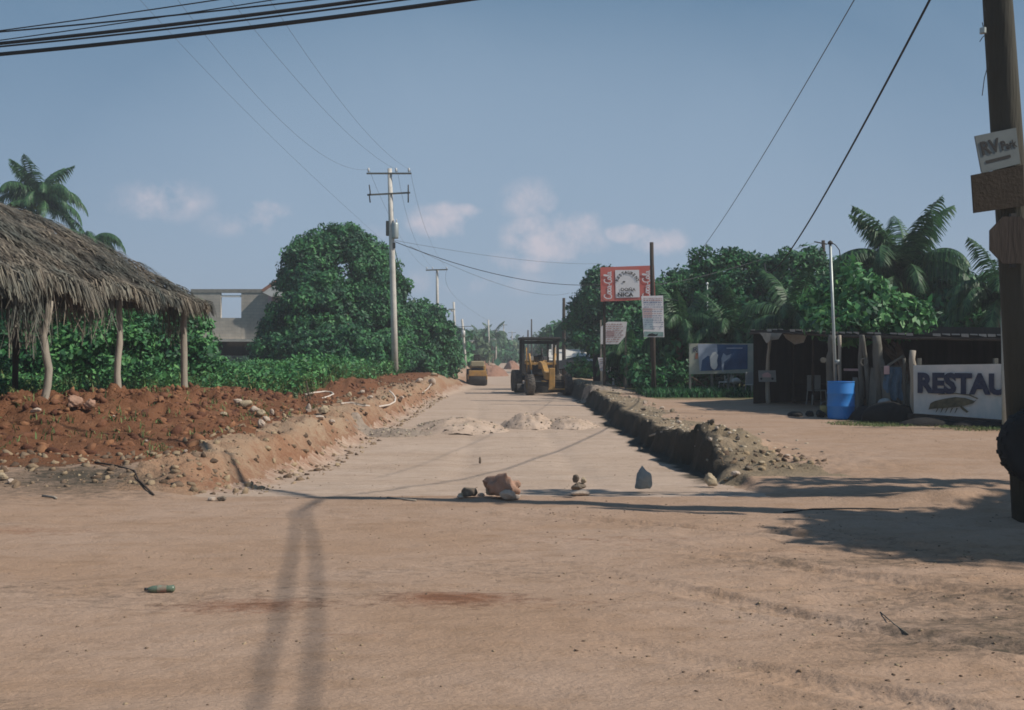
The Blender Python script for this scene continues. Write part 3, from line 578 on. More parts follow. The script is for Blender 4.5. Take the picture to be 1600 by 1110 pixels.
c = P(62, 318, 60); palm((c.x - .4, 60, 0), c, 3.5, 'tallest palm top above the thatch, at the far left', [('up', [10, 45, 170, 200, 260, 90, 280]), ('high', [0, 25, 60, 110, 155, 180, 210, 240, 300, 340]), ('mid', [20, 95, 160, 200, 280, 340]), ('low', [5, 60, 120, 185, 230, 310]), ('down', [180, 20])], seed=3)
c = P(140, 385, 60); palm((c.x + .3, 61, 0), c, 2.9, 'lower palm half hidden by the thatch ridge', [('up', [200]), ('high', [0, 40, 180, 240, 300]), ('mid', [10, 60, 170, 300, 220]), ('low', [0, 50, 180, 330])], seed=4, nuts=False)
c = P(1412, 440, 34); palm((c.x + .2, 34, 0), c, 3.4, 'large coconut palm with arching fronds above the shack', [('up', [150, 40, 250, 200, 10, 175, 85, 275, 110]), ('high', [0, 20, 185, 205, 235, 300, 140, 80, 350, 165]), ('mid', [5, 175, 340, 200, 60, 260, 120, 300]), ('low', [0, 180, 230, 300])], seed=6)
c = P(1560, 472, 30); palm((c.x + .2, 30, 0), c, 2.4, 'palm crown partly hidden by the leaning sign pole', [('up', [200, 60]), ('high', [0, 150, 190, 240, 300]), ('mid', [20, 130, 180, 210, 260, 330]), ('low', [0, 60, 180, 240, 300])], seed=7, nuts=False)
for i, (px, py, Y, L, lab) in enumerate([(1062, 520, 39, 2.7, 'young palm with long fronds behind the faded billboard'), (1240, 510, 36, 2.9, 'young palm with a tall pale frond behind the open shack'), (1145, 530, 38, 2.5, 'young palm directly above the faded billboard'),
                                       (980, 560, 43, 2.0, 'small palm between the two white signs')]):
    c = P(px, py, Y); palm((c.x, Y, 0), c, L, lab, [('up', 3), ('high', 5), ('mid', 5), ('low', 4)], nuts=False, seed=20 + i)
for i, (px, py, Y) in enumerate([(752, 530, 175), (770, 528, 185)]):
    c = P(px, py, Y); palm((c.x, Y, Hs(c.x, Y)), c, 4.0, ['far palm above the yellow roller', 'far palm right of the one above the roller'][i], [('up', 2), ('high', 5), ('mid', 5), ('low', 5)], nuts=False, seed=40 + i)

# ---------------------------------------------------------------- materials for built things
M_conc = mat('pole_concrete', (.62, .59, .53), .9, .25, 3, .2, 20)
M_wood = mat('old_wood', (.17, .165, .14), .95, .45, 4, .5, 30, stretch=(1, 1, .15))
M_wpale = mat('pale_wood', (.40, .355, .29), .9, .35, 5, .4, 30, stretch=(1, 1, .2))
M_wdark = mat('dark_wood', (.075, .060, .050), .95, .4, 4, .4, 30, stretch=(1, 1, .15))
M_pole = mat('creosote_wood', (.085, .080, .062), .92, .55, 2.2, .7, 40, stretch=(1, 1, .12))
M_white = mat('white_paint', (.80, .78, .74), .7, .15, 4)
M_red = mat('sign_red', (.60, .13, .105), .6, .25, 1.2, color2=(.52, .20, .17))
M_pink = mat('faded_pink', (.62, .42, .42), .7, .2, 5)
M_black = mat('black_paint', (.03, .03, .035), .6, .2, 5)
M_navy = mat('navy_paint', (.035, .045, .085), .7, .25, 5)
M_cable = mat('cable_black', (.035, .035, .035), .8, .1, 5)
M_wire = mat('wire_grey', (.12, .12, .125), .7, .1, 5)
M_steel = mat('galvanised', (.42, .46, .44), .5, .25, 6, metal=.5, spec=.4)
M_tyre = mat('tyre_rubber', (.055, .053, .05), .92, .3, 6, color2=(.15, .13, .11))
M_yel = mat('machine_yellow', (.50, .27, .065), .6, .35, 3, color2=(.30, .19, .08), spec=.4)
M_mach = mat('machine_dark', (.05, .048, .045), .7, .3, 4)
M_porc = mat('porcelain', (.55, .54, .52), .35, .1, 5, spec=.5)
M_glass = bpy.data.materials.new('lamp_glass'); M_glass.use_nodes = True
_b = M_glass.node_tree.nodes['Principled BSDF']; _b.inputs['Base Color'].default_value = (.85, .85, .82, 1); _b.inputs['Roughness'].default_value = .15; _b.inputs['Specular IOR Level'].default_value = .8
M_blue = mat('blue_plastic', (.02, .20, .60), .5, .18, 3, spec=.4, color2=(.03, .20, .52))
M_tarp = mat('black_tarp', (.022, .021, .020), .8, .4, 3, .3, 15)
M_sheet = mat('roof_sheet', (.36, .34, .30), .85, .35, 4, .2, 20)
M_thatch = mat('palm_thatch', (.205, .165, .122), .95, .5, 1.1, .5, 40, attr=True, color2=(.082, .100, .090), hue=(.49, .51))
M_block = None
def block_mat():
    m = bpy.data.materials.new('cinder_block'); m.use_nodes = True; t = m.node_tree; L = t.links.new; b = t.nodes['Principled BSDF']; b.inputs['Roughness'].default_value = .95
    co = t.nodes.new('ShaderNodeTexCoord'); mp = t.nodes.new('ShaderNodeMapping'); mp.inputs['Rotation'].default_value = (math.radians(90), 0, 0); L(co.outputs['Object'], mp.inputs[0])
    br = t.nodes.new('ShaderNodeTexBrick'); br.inputs['Scale'].default_value = 1; br.inputs['Brick Width'].default_value = .4; br.inputs['Row Height'].default_value = .2; br.inputs['Mortar Size'].default_value = .012
    br.inputs['Color1'].default_value = (.66, .57, .46, 1); br.inputs['Color2'].default_value = (.55, .48, .39, 1); br.inputs['Mortar'].default_value = (.46, .42, .36, 1); L(mp.outputs[0], br.inputs[0])
    n = t.nodes.new('ShaderNodeTexNoise'); n.inputs['Scale'].default_value = 1.2; n.inputs['Detail'].default_value = 6; L(co.outputs['Object'], n.inputs['Vector'])
    mx = t.nodes.new('ShaderNodeMixRGB'); mx.blend_type = 'MULTIPLY'; mx.inputs[0].default_value = .6; L(br.outputs[0], mx.inputs[1]); L(n.outputs[0], mx.inputs[2]); 
    g = t.nodes.new('ShaderNodeGamma'); g.inputs[1].default_value = .8; L(mx.outputs[0], g.inputs[0]); L(g.outputs[0], b.inputs['Base Color']); return m
M_block = block_mat()

# ---------------------------------------------------------------- thatched shelter (left)
base = Vector((-8.0, 17, Hs(-8.0, 17)))
pal = thing('palapa', base, 'large open shelter with shaggy palm thatch roof on rough trunk posts', 'thatched shelter')
def L_(v): return Vector(v) - base
for (pxb, pyb, pxt, pyt, Y, r0, wob_, lab) in [(71, 626, 74, 470, 16.4, .062, .05, None), (183, 613, 188, 468, 20.0, .065, .02, None), (288, 611, 287, 480, 24.4, .085, .0, 'thickest and straightest post, sawn log')]:
    b = P(pxb, pyb, Y); t_ = P(pxt, pyt, Y); b.z = Hs(b.x, b.y) - .3; n = 7
    pts = [b.lerp(t_, i / n) + Vector((math.sin(i * 1.5 + Y) * wob_, 0, 0)) for i in range(n + 1)]
    o = MB().tube([L_(p) for p in pts], [r0 * (1.12 - .22 * i / n + .05 * math.sin(i * 2.1)) for i in range(n + 1)], 10).build('post', M_wpale, pal, smooth=True)
    if lab: o['label'] = lab
for (x, y) in [(-8.0, 13.0), (-11.3, 14), (-11.4, 22), (-14.6, 14), (-14.6, 24), (-11.3, 18)]:
    MB().tube([L_((x, y, Hs(x, y) - .3)), L_((x + .05, y, 3.0 if x < -9 else 2.6))], .07, 8).build('post', M_wdark, pal, smooth=True)
E = [(-7.75, 11.0), (-7.95, 25.1), (-15.2, 25.1), (-15.2, 11.0)]; EZ = 2.84
Rg = [Vector((-11.5, 13.2, 4.95)), Vector((-11.5, 21.3, 4.95))]
ec = [Vector((x, y, EZ)) for x, y in E]
faces = [(ec[0], ec[1], Rg[1], Rg[0]), (ec[1], ec[2], Rg[1], Rg[1]), (ec[2], ec[3], Rg[0], Rg[1]), (ec[3], ec[0], Rg[0], Rg[0])]
mb = MB()
for a, b, c_, d in faces:                         # dark woven underlayer
    q = [a, b, c_, d] if c_ != d else [a, b, c_]
    dn_ = Vector((0, 0, -.10)); mb.add([L_(v + dn_) for v in q], [tuple(range(len(q)))])
mb.build('roof_underlay', M_wdark, pal)
for i in range(12):
    y = 11.5 + i * 1.2; a = Vector((-7.9, y, EZ - .12)); b = Vector((-11.5, min(max(y, 13.2), 21.3), 4.8)); MB().tube([L_(a), L_(b)], .04, 6).build('rafter', M_wdark, pal)
MB().tube([L_((-8.05, 11.2, EZ - .15)), L_((-8.1, 25.0, EZ - .12))], .05, 8).build('eave_beam', M_wood, pal, smooth=True)
rt = np.random.default_rng(21)
def thatch():
    Vs = []; Ts = []
    for fi, (a, b, c_, d) in enumerate(faces[:2] + faces[2:]):
        a, b, c_, d = (np.array(v) for v in (a, b, c_, d)); n = (24000, 5200, 2500, 2500)[fi]
        w1 = np.linalg.norm(b - a); w2_ = np.linalg.norm(c_ - d); u = rt.uniform(0, 1, n); v = 1 - np.sqrt(rt.uniform((w2_ / (w1 + .01)) ** 2 * .3, 1, n)) if w2_ < .1 else rt.uniform(0, 1, n)
        v = np.clip(np.where(rt.uniform(size=n) < .22, rt.uniform(0, .05, n), v), 0, 1)
        lo = a + (b - a) * u[:, None]; hi = d + (c_ - d) * u[:, None]; p = lo + (hi - lo) * v[:, None]
        down = (lo - hi); down /= np.linalg.norm(down, axis=1)[:, None]; side = (b - a) / w1; nr_ = np.cross(down, side); nr_ *= np.sign(nr_[:, 2:3])
        bulge = .22 * np.sin(np.pi * np.clip(v, 0, 1)) + .16 * fbm(p[:, 0] * 1.3 + p[:, 1] * .9, p[:, 1] * 1.6 + p[:, 2] * 1.5, 3, 7) + .14 * fbm(v * 7, u * 9 + fi, 3, 17)
        p = p + nr_ * (bulge[:, None] + rt.uniform(-.02, .09, n)[:, None])
        drr = down + side * rt.normal(size=n)[:, None] * .62 + nr_ * rt.uniform(-.12, .30, n)[:, None]; drr[:, 2] -= .12
        drr /= np.linalg.norm(drr, axis=1)[:, None]; edge = v < .06
        ln = rt.uniform(.14, .46, n); ln = np.where(edge, rt.uniform(.15, .55, n) * (1 + .35 * np.sin(u * w1 * 2.2)), ln); wd = rt.uniform(.008, .026, n)
        s = np.cross(drr, nr_); s /= np.linalg.norm(s, axis=1)[:, None]
        q1 = p + drr * ln[:, None] * .5; d2 = drr + np.array([0, 0, -1.0]) * np.where(edge, 1.9, .35)[:, None]; d2 /= np.linalg.norm(d2, axis=1)[:, None]; q2 = q1 + d2 * ln[:, None] * .55
        V = np.stack([p - s * wd[:, None], p + s * wd[:, None], q1 + s * wd[:, None] * .9, q1 - s * wd[:, None] * .9, q1 - s * wd[:, None] * .9, q1 + s * wd[:, None] * .9, q2 + s * wd[:, None] * .25, q2 - s * wd[:, None] * .25], 1)
        Vs.append(V.reshape(-1, 3)); Ts.append(np.repeat(np.clip(rt.uniform(0, .75, n) ** 1.3 + .2 * edge + .25 * fbm(p[:, 1] * 2.5, p[:, 0] * 2.5, 2, 4), 0, 1), 8))
    V = np.concatenate(Vs) - np.array(base); return npmesh('thatch', V, np.arange(len(V)).reshape(-1, 4), np.concatenate(Ts))
tag(link('thatch', thatch(), M_thatch, pal), kind='stuff')
def dangling(px, Y, ztop, zbot, n, spread):       # long loose fronds hanging from the eave
    x = (px - CX) / F * Y; V = []
    for i in range(n):
        a = np.array([x + rt.normal() * .12, Y + rt.normal() * spread, ztop + rt.uniform(-.1, .1)]); L1 = ztop - zbot - rt.uniform(0, .5); sw = rt.normal() * .16
        m = a + np.array([rt.normal() * .05, sw * .5, -L1 * .55]); e = m + np.array([rt.normal() * .05, sw, -L1 * .45]); s = np.array([rt.normal() * .5, 1, 0]); s /= np.linalg.norm(s); s *= rt.uniform(.006, .018)
        for p, q, k in ((a, m, 1), (m, e, .6)): V += [p - s, p + s, q + s * k, q - s * k]
    V = np.array(V) - np.array(base); return npmesh('dangling_frond', V, np.arange(len(V)).reshape(-1, 4), rt.uniform(.1, .7, len(V)))
for px, Y, zb_, n, sp in [(45, 15.6, 1.55, 90, .22), (20, 15.0, 1.9, 60, .3), (135, 18.2, 1.75, 50, .2), (160, 19.0, 1.95, 40, .2), (100, 17.1, 2.0, 50, .25), (265, 23.6, 1.75, 70, .3), (285, 24.6, 2.0, 60, .3), (215, 21.3, 2.1, 40, .3)]:
    tag(link('dangling_frond', dangling(px, Y, 2.75, zb_, n, sp), M_thatch, pal), kind='stuff')
MB().beam(L_(P(240, 433, 23.8)), L_(P(262, 444, 24.2)), .05, .05).build('ridge_pole', M_wpale, pal)

# ---------------------------------------------------------------- unfinished block house
hb = Vector((-17.5, 62, 0)); hs = thing('block_house', hb, 'unfinished grey block house with an open window hole, partly behind the huge tree', 'house')
def Q(px, py, Y=62.0): return P(px, py, Y) - hb
def wallpiece(name, px0, py0, px1, py1, th, m, Y=62.0, parent=hs):
    a, c_ = Q(px0, py0, Y), Q(px1, py1, Y); return MB().box(((a.x + c_.x) / 2, a.y + th / 2, (a.z + c_.z) / 2), (abs(c_.x - a.x), th, abs(a.z - c_.z))).build(name, m, parent)
wl = thing('wall', (0, 0, 0), None, None); wl.parent = hs
def wp(x0, y0, x1, y1): wallpiece('wall_panel', x0, y0, x1, y1, .2, M_block, 62, wl)
wp(300, 458, 345, 530); wp(377, 458, 425, 530); wp(345.2, 497, 376.8, 530)
wallpiece('ring_beam', 298, 452, 426, 457.7, .26, M_sheet, 61.97)
wallpiece('window_lintel', 345.2, 461.5, 376.8, 464.5, .12, M_white, 62.02)
wallpiece('ledge', 300, 530.3, 470, 534, 1.0, M_conc, 61.5)
wallpiece('lower_wall', 300, 534.3, 470, 556, .2, M_wdark, 63.0)
wallpiece('corner_column', 419, 458, 425, 500, .3, M_pink, 61.6)
wallpiece('side_wall', 425.3, 462, 480, 530, .2, M_block, 62.0)
g = MB(); fr = lambda u, v, w: Q(u, v, 61.5) + Vector((0, w, 0))
g.prism([(410, 457), (433, 443), (433, 448), (447, 462), (424, 464)], .25, fr).build('gable', M_white, hs)
MB().prism([(408, 453), (432, 436.5), (434, 440), (412, 457)], 3.0, fr).build('roof_slope', mat('brick_pink', (.50, .26, .19), .9, .3, 4), hs)
MB().prism([(433, 437), (450, 457), (446, 459), (431, 442)], .4, fr).build('roof_slope', M_sheet, hs)
wallpiece('rear_wall', 350, 534, 470, 545, .2, M_wdark, 66)

# ---------------------------------------------------------------- poles along the left of the road
def conc_pole(name, base, top, r0, r1, label, group='utility poles along the left of the road', m=None, cat='utility pole'):
    base = Vector(base); t = thing(name, base, label, cat, group); top = Vector(top) - base
    MB().tube([(0, 0, -.5), top * .35, top * .7, top], [r0, r0 * .8 + r1 * .2, (r0 + r1) / 2, r1], 12).build('shaft', m or M_conc, t, smooth=True); return t, top
b = P(618, 603, 49); tpt = P(609, 264, 49)
main, top = conc_pole('utility_pole', (b.x, 49, Hs(b.x, 49)), tpt, .17, .11, 'tall concrete pole with double crossarm and transformer can')
mb_ = lambda px, py, dy=0.0: P(px, py, 49 + dy) - Vector((b.x, 49, Hs(b.x, 49)))
MB().beam(mb_(573, 271.5, -.12), mb_(643, 271.5, -.12), .07, .08).build('crossarm', M_wood, main)
MB().beam(mb_(574, 305.0, -.12), mb_(641, 301.5, -.12), .07, .08).build('crossarm', M_wood, main)
def insulator(par, p):
    MB().tube([p, p + Vector((0, 0, .12))], .015, 6).build('pin', M_mach, par)
    MB().lathe([(.001, .05), (.07, .06), (.045, .10), (.065, .13), (.04, .17), (.045, .22), (.001, .24)], 10, p).build('insulator', M_porc, par, smooth=True)
for px in (576, 619, 639): insulator(main, mb_(px, 270, -.12))
for px, dx in ((577, .05), (638, 0)):
    p = mb_(px, 303, -.2); MB().tube([p + Vector((0, 0, .45)), p + Vector((dx, 0, .1)), p + Vector((dx, -.05, -.05))], [.03, .035, .03], 6).build('fuse_cutout', M_mach, main, smooth=True)
    MB().tube([p + Vector((0, 0, -.02)), p + Vector((dx, 0, -.45))], .035, 6).build('fuse_cutout', M_mach, main, smooth=True)
p = mb_(617.5, 373, -.12); MB().lathe([(.001, 0), (.16, 0), (.175, .05), (.175, .72), (.15, .8), (.001, .83)], 16, p).build('transformer_can', M_steel, main, smooth=True)
for k in (-1, 1): MB().lathe([(.001, 0), (.04, 0), (.03, .05), (.04, .09), (.02, .16), (.001, .2)], 8, p + Vector((.07 * k, 0, .8))).build('bushing', M_porc, main, smooth=True)
p = mb_(606.5, 368, .05); MB().box(p + Vector((0, 0, .35)), (.2, .25, .75)).build('fuse_box', M_wood, main, bevel=.02)
MB().box(mb_(616, 384, -.1), (.12, .12, .28)).build('cable_clamp', M_mach, main)
# second pole with one crossarm and street lamp arm
def lamp_arm(par, o, px0, py0, px1, py1, Y):
    a = P(px0, py0, Y) - o; c2 = P(px1, py1, Y) - o; m = a.lerp(c2, .5) + Vector((0, 0, .1))
    ar = MB().tube([a, m, c2], .03, 6).build('lamp_arm', M_steel, par, smooth=True)
    MB().box(c2 + Vector((.25, 0, .02)), (.6, .22, .14)).build('lamp_head', M_steel, ar, bevel=.04)
    MB().lathe([(.001, -.16), (.10, -.13), (.15, -.05), (.15, 0)], 12, c2 + Vector((.28, 0, -.05))).build('lamp_glass', M_glass, ar, smooth=True)
o2 = P(684, 585, 97); o2.z = Hs(o2.x, 97); p2, _ = conc_pole('utility_pole', o2, P(683, 421, 97), .17, .12, 'concrete pole with single crossarm rising behind the trees')
MB().beam(P(665.5, 422.5, 96.8) - o2, P(699.5, 421.5, 96.8) - o2, .12, .12).build('crossarm', M_wood, p2); lamp_arm(p2, o2, 684, 489, 702, 484, 96.8)
for px in (667, 676, 698): insulator(p2, P(px, 421, 96.8) - o2)
o3 = P(712, 588, 100); o3.z = Hs(o3.x, 100); p3, _ = conc_pole('utility_pole', o3, P(709, 472, 100), .15, .10, 'plain grey pole at the end of the roadside trees')
MB().box(P(711, 516, 99.7) - o3, (.3, .3, .5)).build('junction_box', M_steel, p3, bevel=.02)
o4 = P(728, 590, 104); o4.z = Hs(o4.x, 104); p4, _ = conc_pole('utility_pole', o4, P(722, 499, 104), .16, .11, 'slightly leaning grey pole with a small white can near its top')
MB().beam(P(716, 511, 103.8) - o4, P(737, 510, 103.8) - o4, .06, .06).build('crossarm', M_wood, p4)
MB().lathe([(.001, 0), (.2, 0), (.2, .7), (.001, .75)], 12, P(724, 527, 103.7) - o4).build('transformer_can', M_porc, p4, smooth=True); lamp_arm(p4, o4, 725, 538, 733, 533, 103.8)
o5 = P(764, 577, 150); o5.z = Hs(o5.x, 150); p5, _ = conc_pole('utility_pole', o5, P(763, 500, 150), .17, .12, 'thin far pole with a lamp, right of the yellow roller'); lamp_arm(p5, o5, 764, 532, 770, 530, 149.8)
for i, (px, py, Y) in enumerate([(787, 506, 210), (800, 518, 240), (775, 515, 185)]):
    o = P(px, 560, Y); o.z = Hs(o.x, Y); q, _ = conc_pole('utility_pole', o, P(px, py, Y), .16, .12, ['far hazy pole near the vanishing point of the road', 'farthest hazy pole where the road vanishes', 'hazy pole between the lamp pole and the vanishing point'][i])
    MB().beam(P(px - 6, py + 2, Y - .2) - o, P(px + 6, py + 2, Y - .2) - o, .1, .1).build('crossarm', M_wood, q)
for (px, pyt, Y, rr, lab) in [(881, 466, 72, .15, 'dark wooden pole right behind the grader'), (830.5, 499, 170, .16, 'far dark pole seen above the grader cab'), (825, 516, 176, .2, 'short far dark pole just left of the one above the cab')]:
    o = P(px, 590, Y); o.z = Hs(o.x, Y); q, _ = conc_pole('wooden_pole', o, P(px, pyt, Y), rr, rr * .7, lab, 'dark poles on the right of the road', M_wdark)
# black pole with the white banner
o = gp(1022, 35); pb_, _ = conc_pole('wooden_pole', o, P(1018, 379, 35), .085, .07, 'thick dark wooden pole carrying the hanging white banner', 'dark poles on the right of the road', M_wdark)
o = gp(1293, 45); q, _ = conc_pole('wooden_pole', o, P(1286, 376, 45), .10, .08, 'dark pole top behind the steel pipe', 'dark poles on the right of the road', M_wdark)
MB().beam(P(1272, 378, 44.8) - o, P(1292, 382, 44.8) - o, .05, .05).build('crossarm', M_wdark, q)
o = gp(1106, 40); q, _ = conc_pole('lamp_post', o, P(1105, 445, 40), .03, .025, 'thin post tipped with a small white lamp above the billboard', None, M_steel, 'lamp post')
MB().lathe([(.001, -.05), (.05, -.02), (.05, .04), (.001, .07)], 10, P(1105, 444, 40) - o).build('lamp_glass', M_glass, q, smooth=True)
o = gp(1572, 19.5); q, _ = conc_pole('metal_post', o, P(1569, 450, 19.5), .07, .07, 'pale flat metal post just left of the leaning sign pole', None, M_steel, 'post')

# ---------------------------------------------------------------- near leaning pole on the right and what hangs on it
PY = 9.1; o = Vector(((1614.5 - CX) / F * PY, PY, Hs(4.94, PY))); PT = P(1557.5 - .07 * 300, -300, PY)   # pole runs on above the frame
pole, ptop = conc_pole('sign_pole', o, PT, .155, .105, 'big leaning timber pole at the right edge with boards nailed on', None, M_pole)
MB().beam(P(1470, -270, 8.95) - o, P(1610, -270, 8.95) - o, .1, .1).build('crossarm', M_wood, pole)
for k, (x0, y0, x1, y1) in enumerate([(1541, 50, 1534, 36), (1543, 52, 1530, 66), (1540, 20, 1536, 5), (1545, 95, 1534, 150)]):
    MB().tube([P(x0, y0, 9.0) - o, P((x0 + x1) / 2 - 2, (y0 + y1) / 2, 9.0) - o, P(x1, y1, 9.0) - o], .004, 5).build('wire_stub', M_cable, pole)
MB().lathe([(.001, 0), (.03, 0), (.03, .05), (.001, .06)], 8, P(1535, 53, 8.98) - o).build('hook', M_steel, pole)
def text_obj(txt, size, m, parent, origin, ux, uz, off=0.0, name='lettering', sx=1.0, push=.004, bold=0.02, align='LEFT', shear=0.0):
    cu = bpy.data.curves.new('t', 'FONT'); cu.body = txt; cu.size = size; cu.offset = bold * size; cu.align_x = align; cu.shear = shear; cu.extrude = .0015; cu.resolution_u = 3
    to = bpy.data.objects.new('t', cu); COL.objects.link(to); bpy.context.view_layer.update()
    me = bpy.data.meshes.new_from_object(to.evaluated_get(bpy.context.evaluated_depsgraph_get())); bpy.data.objects.remove(to)
    ux = Vector(ux).normalized(); uz = Vector(uz).normalized(); nn_ = ux.cross(uz)
    M = Matrix((( ux.x * sx, uz.x, -(-nn_.x), origin[0]), (ux.y * sx, uz.y, nn_.y, origin[1]), (ux.z * sx, uz.z, nn_.z, origin[2]), (0, 0, 0, 1)))
    me.transform(M); me.transform(Matrix.Translation(nn_ * push)); me.materials.clear(); return link(name, me, m, parent)
def board(name, corners, th, m, label, cat='sign', loc=None, group=None, edge=None):
    """corners: bottom-left, bottom-right, top-right, top-left as world points, front face towards the camera"""
    c = [Vector(p) for p in corners]; loc = Vector(loc) if loc else (c[0] + c[1]) / 2; t = thing(name, loc, label, cat, group)
    n = (c[1] - c[0]).cross(c[3] - c[0]).normalized(); l = [p - loc for p in c]
    mb = MB().add([l[0], l[1], l[2], l[3]] + [p - n * th for p in l], [(0, 1, 2, 3), (7, 6, 5, 4), (0, 4, 5, 1), (1, 5, 6, 2), (2, 6, 7, 3), (3, 7, 4, 0)])
    mb.build('panel', m, t); return t, l, n
M_sgrey = mat('weathered_board', (.30, .31, .30), .8, .2, 5)
M_rv = mat('rv_board', (.19, .215, .21), .8, .2, 5)
t, l, n = board('rv_park_sign', [P(1534, 271, 8.92), P(1594, 256, 8.92), P(1587, 200, 8.92), P(1523, 213, 8.92)], .02, M_rv, 'hand lettered RV Park board, uppermost on the leaning pole')
ux = (l[1] - l[0]).normalized(); uz = (l[3] - l[0]).normalized(); uz = (uz - ux * uz.dot(ux)).normalized()
A = l[3] + ux * .018 - uz * .19
text_obj('RV', .175, M_mach, t, A, ux, uz, bold=.022, sx=.85); text_obj('P', .12, M_mach, t, A + ux * .19 + uz * .0, ux, uz, bold=.02, sx=.75)
text_obj('ark', .105, M_mach, t, A + ux * .235, ux, uz, bold=.015, sx=.72)
c0 = l[3] + ux * .035 - uz * .275; MB().add([c0 + n * .003, c0 + ux * .24 + n * .003, c0 + ux * .24 + uz * .028 + n * .003, c0 + uz * .028 + n * .003], [(0, 1, 2, 3)]).build('underline', M_mach, t)
M_brown = mat('brown_board', (.055, .042, .030), .9, .3, 6, .3, 30)
t, l, n = board('brown_board', [P(1522, 333, 8.9), P(1600, 322, 8.9), P(1598, 258, 8.9), P(1518, 274, 8.9)], .025, M_brown, 'blank brown wooden board below the RV Park board')
MB().box(P(1545, 270, 8.93) - t.location, (.15, .012, .012)).build('batten', M_white, t)
# octagonal board seen from the back
oc = thing('octagonal_board', P(1570, 378, 9.0), 'dark octagonal board fixed to the left side of the leaning pole', 'sign')
cc_ = P(1570, 378, 9.0); R8 = .235
MB().prism([(R8 * math.cos(math.radians(22.5 + 45 * k)) * .95, R8 * math.sin(math.radians(22.5 + 45 * k))) for k in range(8)], .015, lambda u, v, w: Vector((u, -.13 + w, v))).build('panel', M_wdark, oc)
MB().box((.02, -.10, 0), (.05, .03, .5)).build('bracket', M_mach, oc)
# old tyre hung on the pole
M_oldt = mat('old_rubber', (.03, .03, .03), .9, .3, 6)
ty = thing('old_tyre', P(1606, 694, 8.95), 'worn black tyre hung low on the leaning sign pole', 'tyre')
TYP = [(.18, -.09), (.215, -.105), (.28, -.115), (.33, -.095), (.345, -.06), (.345, .06), (.33, .095), (.28, .115), (.215, .105), (.18, .09), (.185, 0), (.18, -.09)]
MB().lathe(TYP, 40, (0, -.18, 0), 'Y').build('casing', M_oldt, ty, smooth=True)
MB().tube([(.0, -.02, .3), (0, -.1, .22), (0, -.18, .2)], .012, 6).build('rope', M_wood, ty)
tr_ = MB()
for k in range(36):
    a = 2 * math.pi * k / 36; R = Matrix.Rotation(-a, 3, 'Y'); tr_.box(R @ Vector((.345, 0, 0)) + Vector((0, -.18 + (.03 if k % 2 else -.03), 0)), (.014, .09, .035), R)
tr_.build('tread', M_oldt, ty)

# ---------------------------------------------------------------- overhead lines
def wire(p0, p1, sag, r, label, group=None, m=None, name='overhead_cable', cat='cable', n=28):
    p0, p1 = Vector(p0), Vector(p1); pts = [p0.lerp(p1, i / n) - Vector((0, 0, 4 * sag * (i / n) * (1 - i / n))) for i in range(n + 1)]
    return tag(MB().tube([p - p0 for p in pts], r, 6).build(name, m or M_cable, loc=p0, smooth=True), label, cat, group)
def wire3(p0, pm, p1, r, label, group=None, m=None, n=32):
    """parabola-like run through three points"""
    p0, pm, p1 = Vector(p0), Vector(pm), Vector(p1); a = (pm - p0).length; c = (p1 - pm).length; s = a / (a + c); q = (pm - p0 * (1 - s) - p1 * s) / (s * (1 - s))
    pts = [p0 * (1 - i / n) + p1 * (i / n) + q * ((i / n) * (1 - i / n)) for i in range(n + 1)]
    return tag(MB().tube([p - p0 for p in pts], r, 6).build('overhead_cable', m or M_cable, loc=p0, smooth=True), label, 'cable', group)
GB = 'thick cables crossing the top left of the sky'
TOPZ = PT.z
far = -16
def bundle(y0, y1, r, label, dz, Y0=15.0, Y1=13.0):
    # passes the pixels (0,y0) and (700,y1), ends at the top of the near pole
    a = P(-500, y0 + 22, Y0 + 1.5); m_ = P(350, (y0 * .5 + y1 * .5) + 13, (Y0 + Y1) / 2 + .1); b_ = P(0, y0, Y0); c_ = P(700, y1, Y1); e = Vector((PT.x, PY, TOPZ - .1 + dz))
    # quadratic in X through b_, m_, e for z and straight in plan
    X0, X1, X2 = b_.x, m_.x, c_.x
    co = np.polyfit([X0, X1, X2], [b_.z, m_.z, c_.z], 2); yl = np.polyfit([X0, X1, X2, e.x], [b_.y, m_.y, c_.y, e.y + 3], 2)
    xs = list(np.linspace(X0 - 9, X2 + 1.0, 30)); pts = [Vector((x, float(np.polyval(yl, x)), float(np.polyval(co, x)))) for x in xs]
    last = pts[-1]; sl = (pts[-1] - pts[-2]).normalized()
    for k in range(1, 9):
        t = k / 8; h = (e - last).length; q = last * (1 - t) ** 2 + (last + sl * h * .4) * 2 * t * (1 - t) + e * t * t; pts.append(q)
    pts = [p for p in pts]
    return tag(MB().tube([p - pts[0] for p in pts], r, 6).build('overhead_cable', M_cable, loc=pts[0], smooth=True), label, 'cable', GB)
bundle(84, -1, .030, 'lowest and thickest of the cables crossing the top left', 0)
bundle(72, -14, .014, 'thin cable just above the lowest thick one, top left', .05)
bundle(67, -22, .026, 'second thick cable from below, top left corner', .1)
bundle(49, -30, .012, 'thin cable above the two thick ones, top left', .2)
bundle(47, -62, .009, 'faint upper line rising steeply, top left', .3)
bundle(62, -50, .008, 'faintest line between the thick cables, top left', .25)
G1 = 'thin power lines running to the tall concrete pole'
def w3(p0, p1, p2, *a, **k): return wire3(P(*p0), P(*p1), P(*p2), *a, **k)
w3((270, -10, 24), (440, 190, 33), (576, 265, 49), .0045, 'power line ending at the left end of the top crossarm', G1, M_wire)
w3((352, -10, 24), (500, 165, 33), (619, 265, 49), .0045, 'power line ending at the middle of the top crossarm', G1, M_wire)
w3((415, -10, 24), (545, 175, 34), (639, 265, 49), .0045, 'power line ending at the right end of the top crossarm', G1, M_wire)
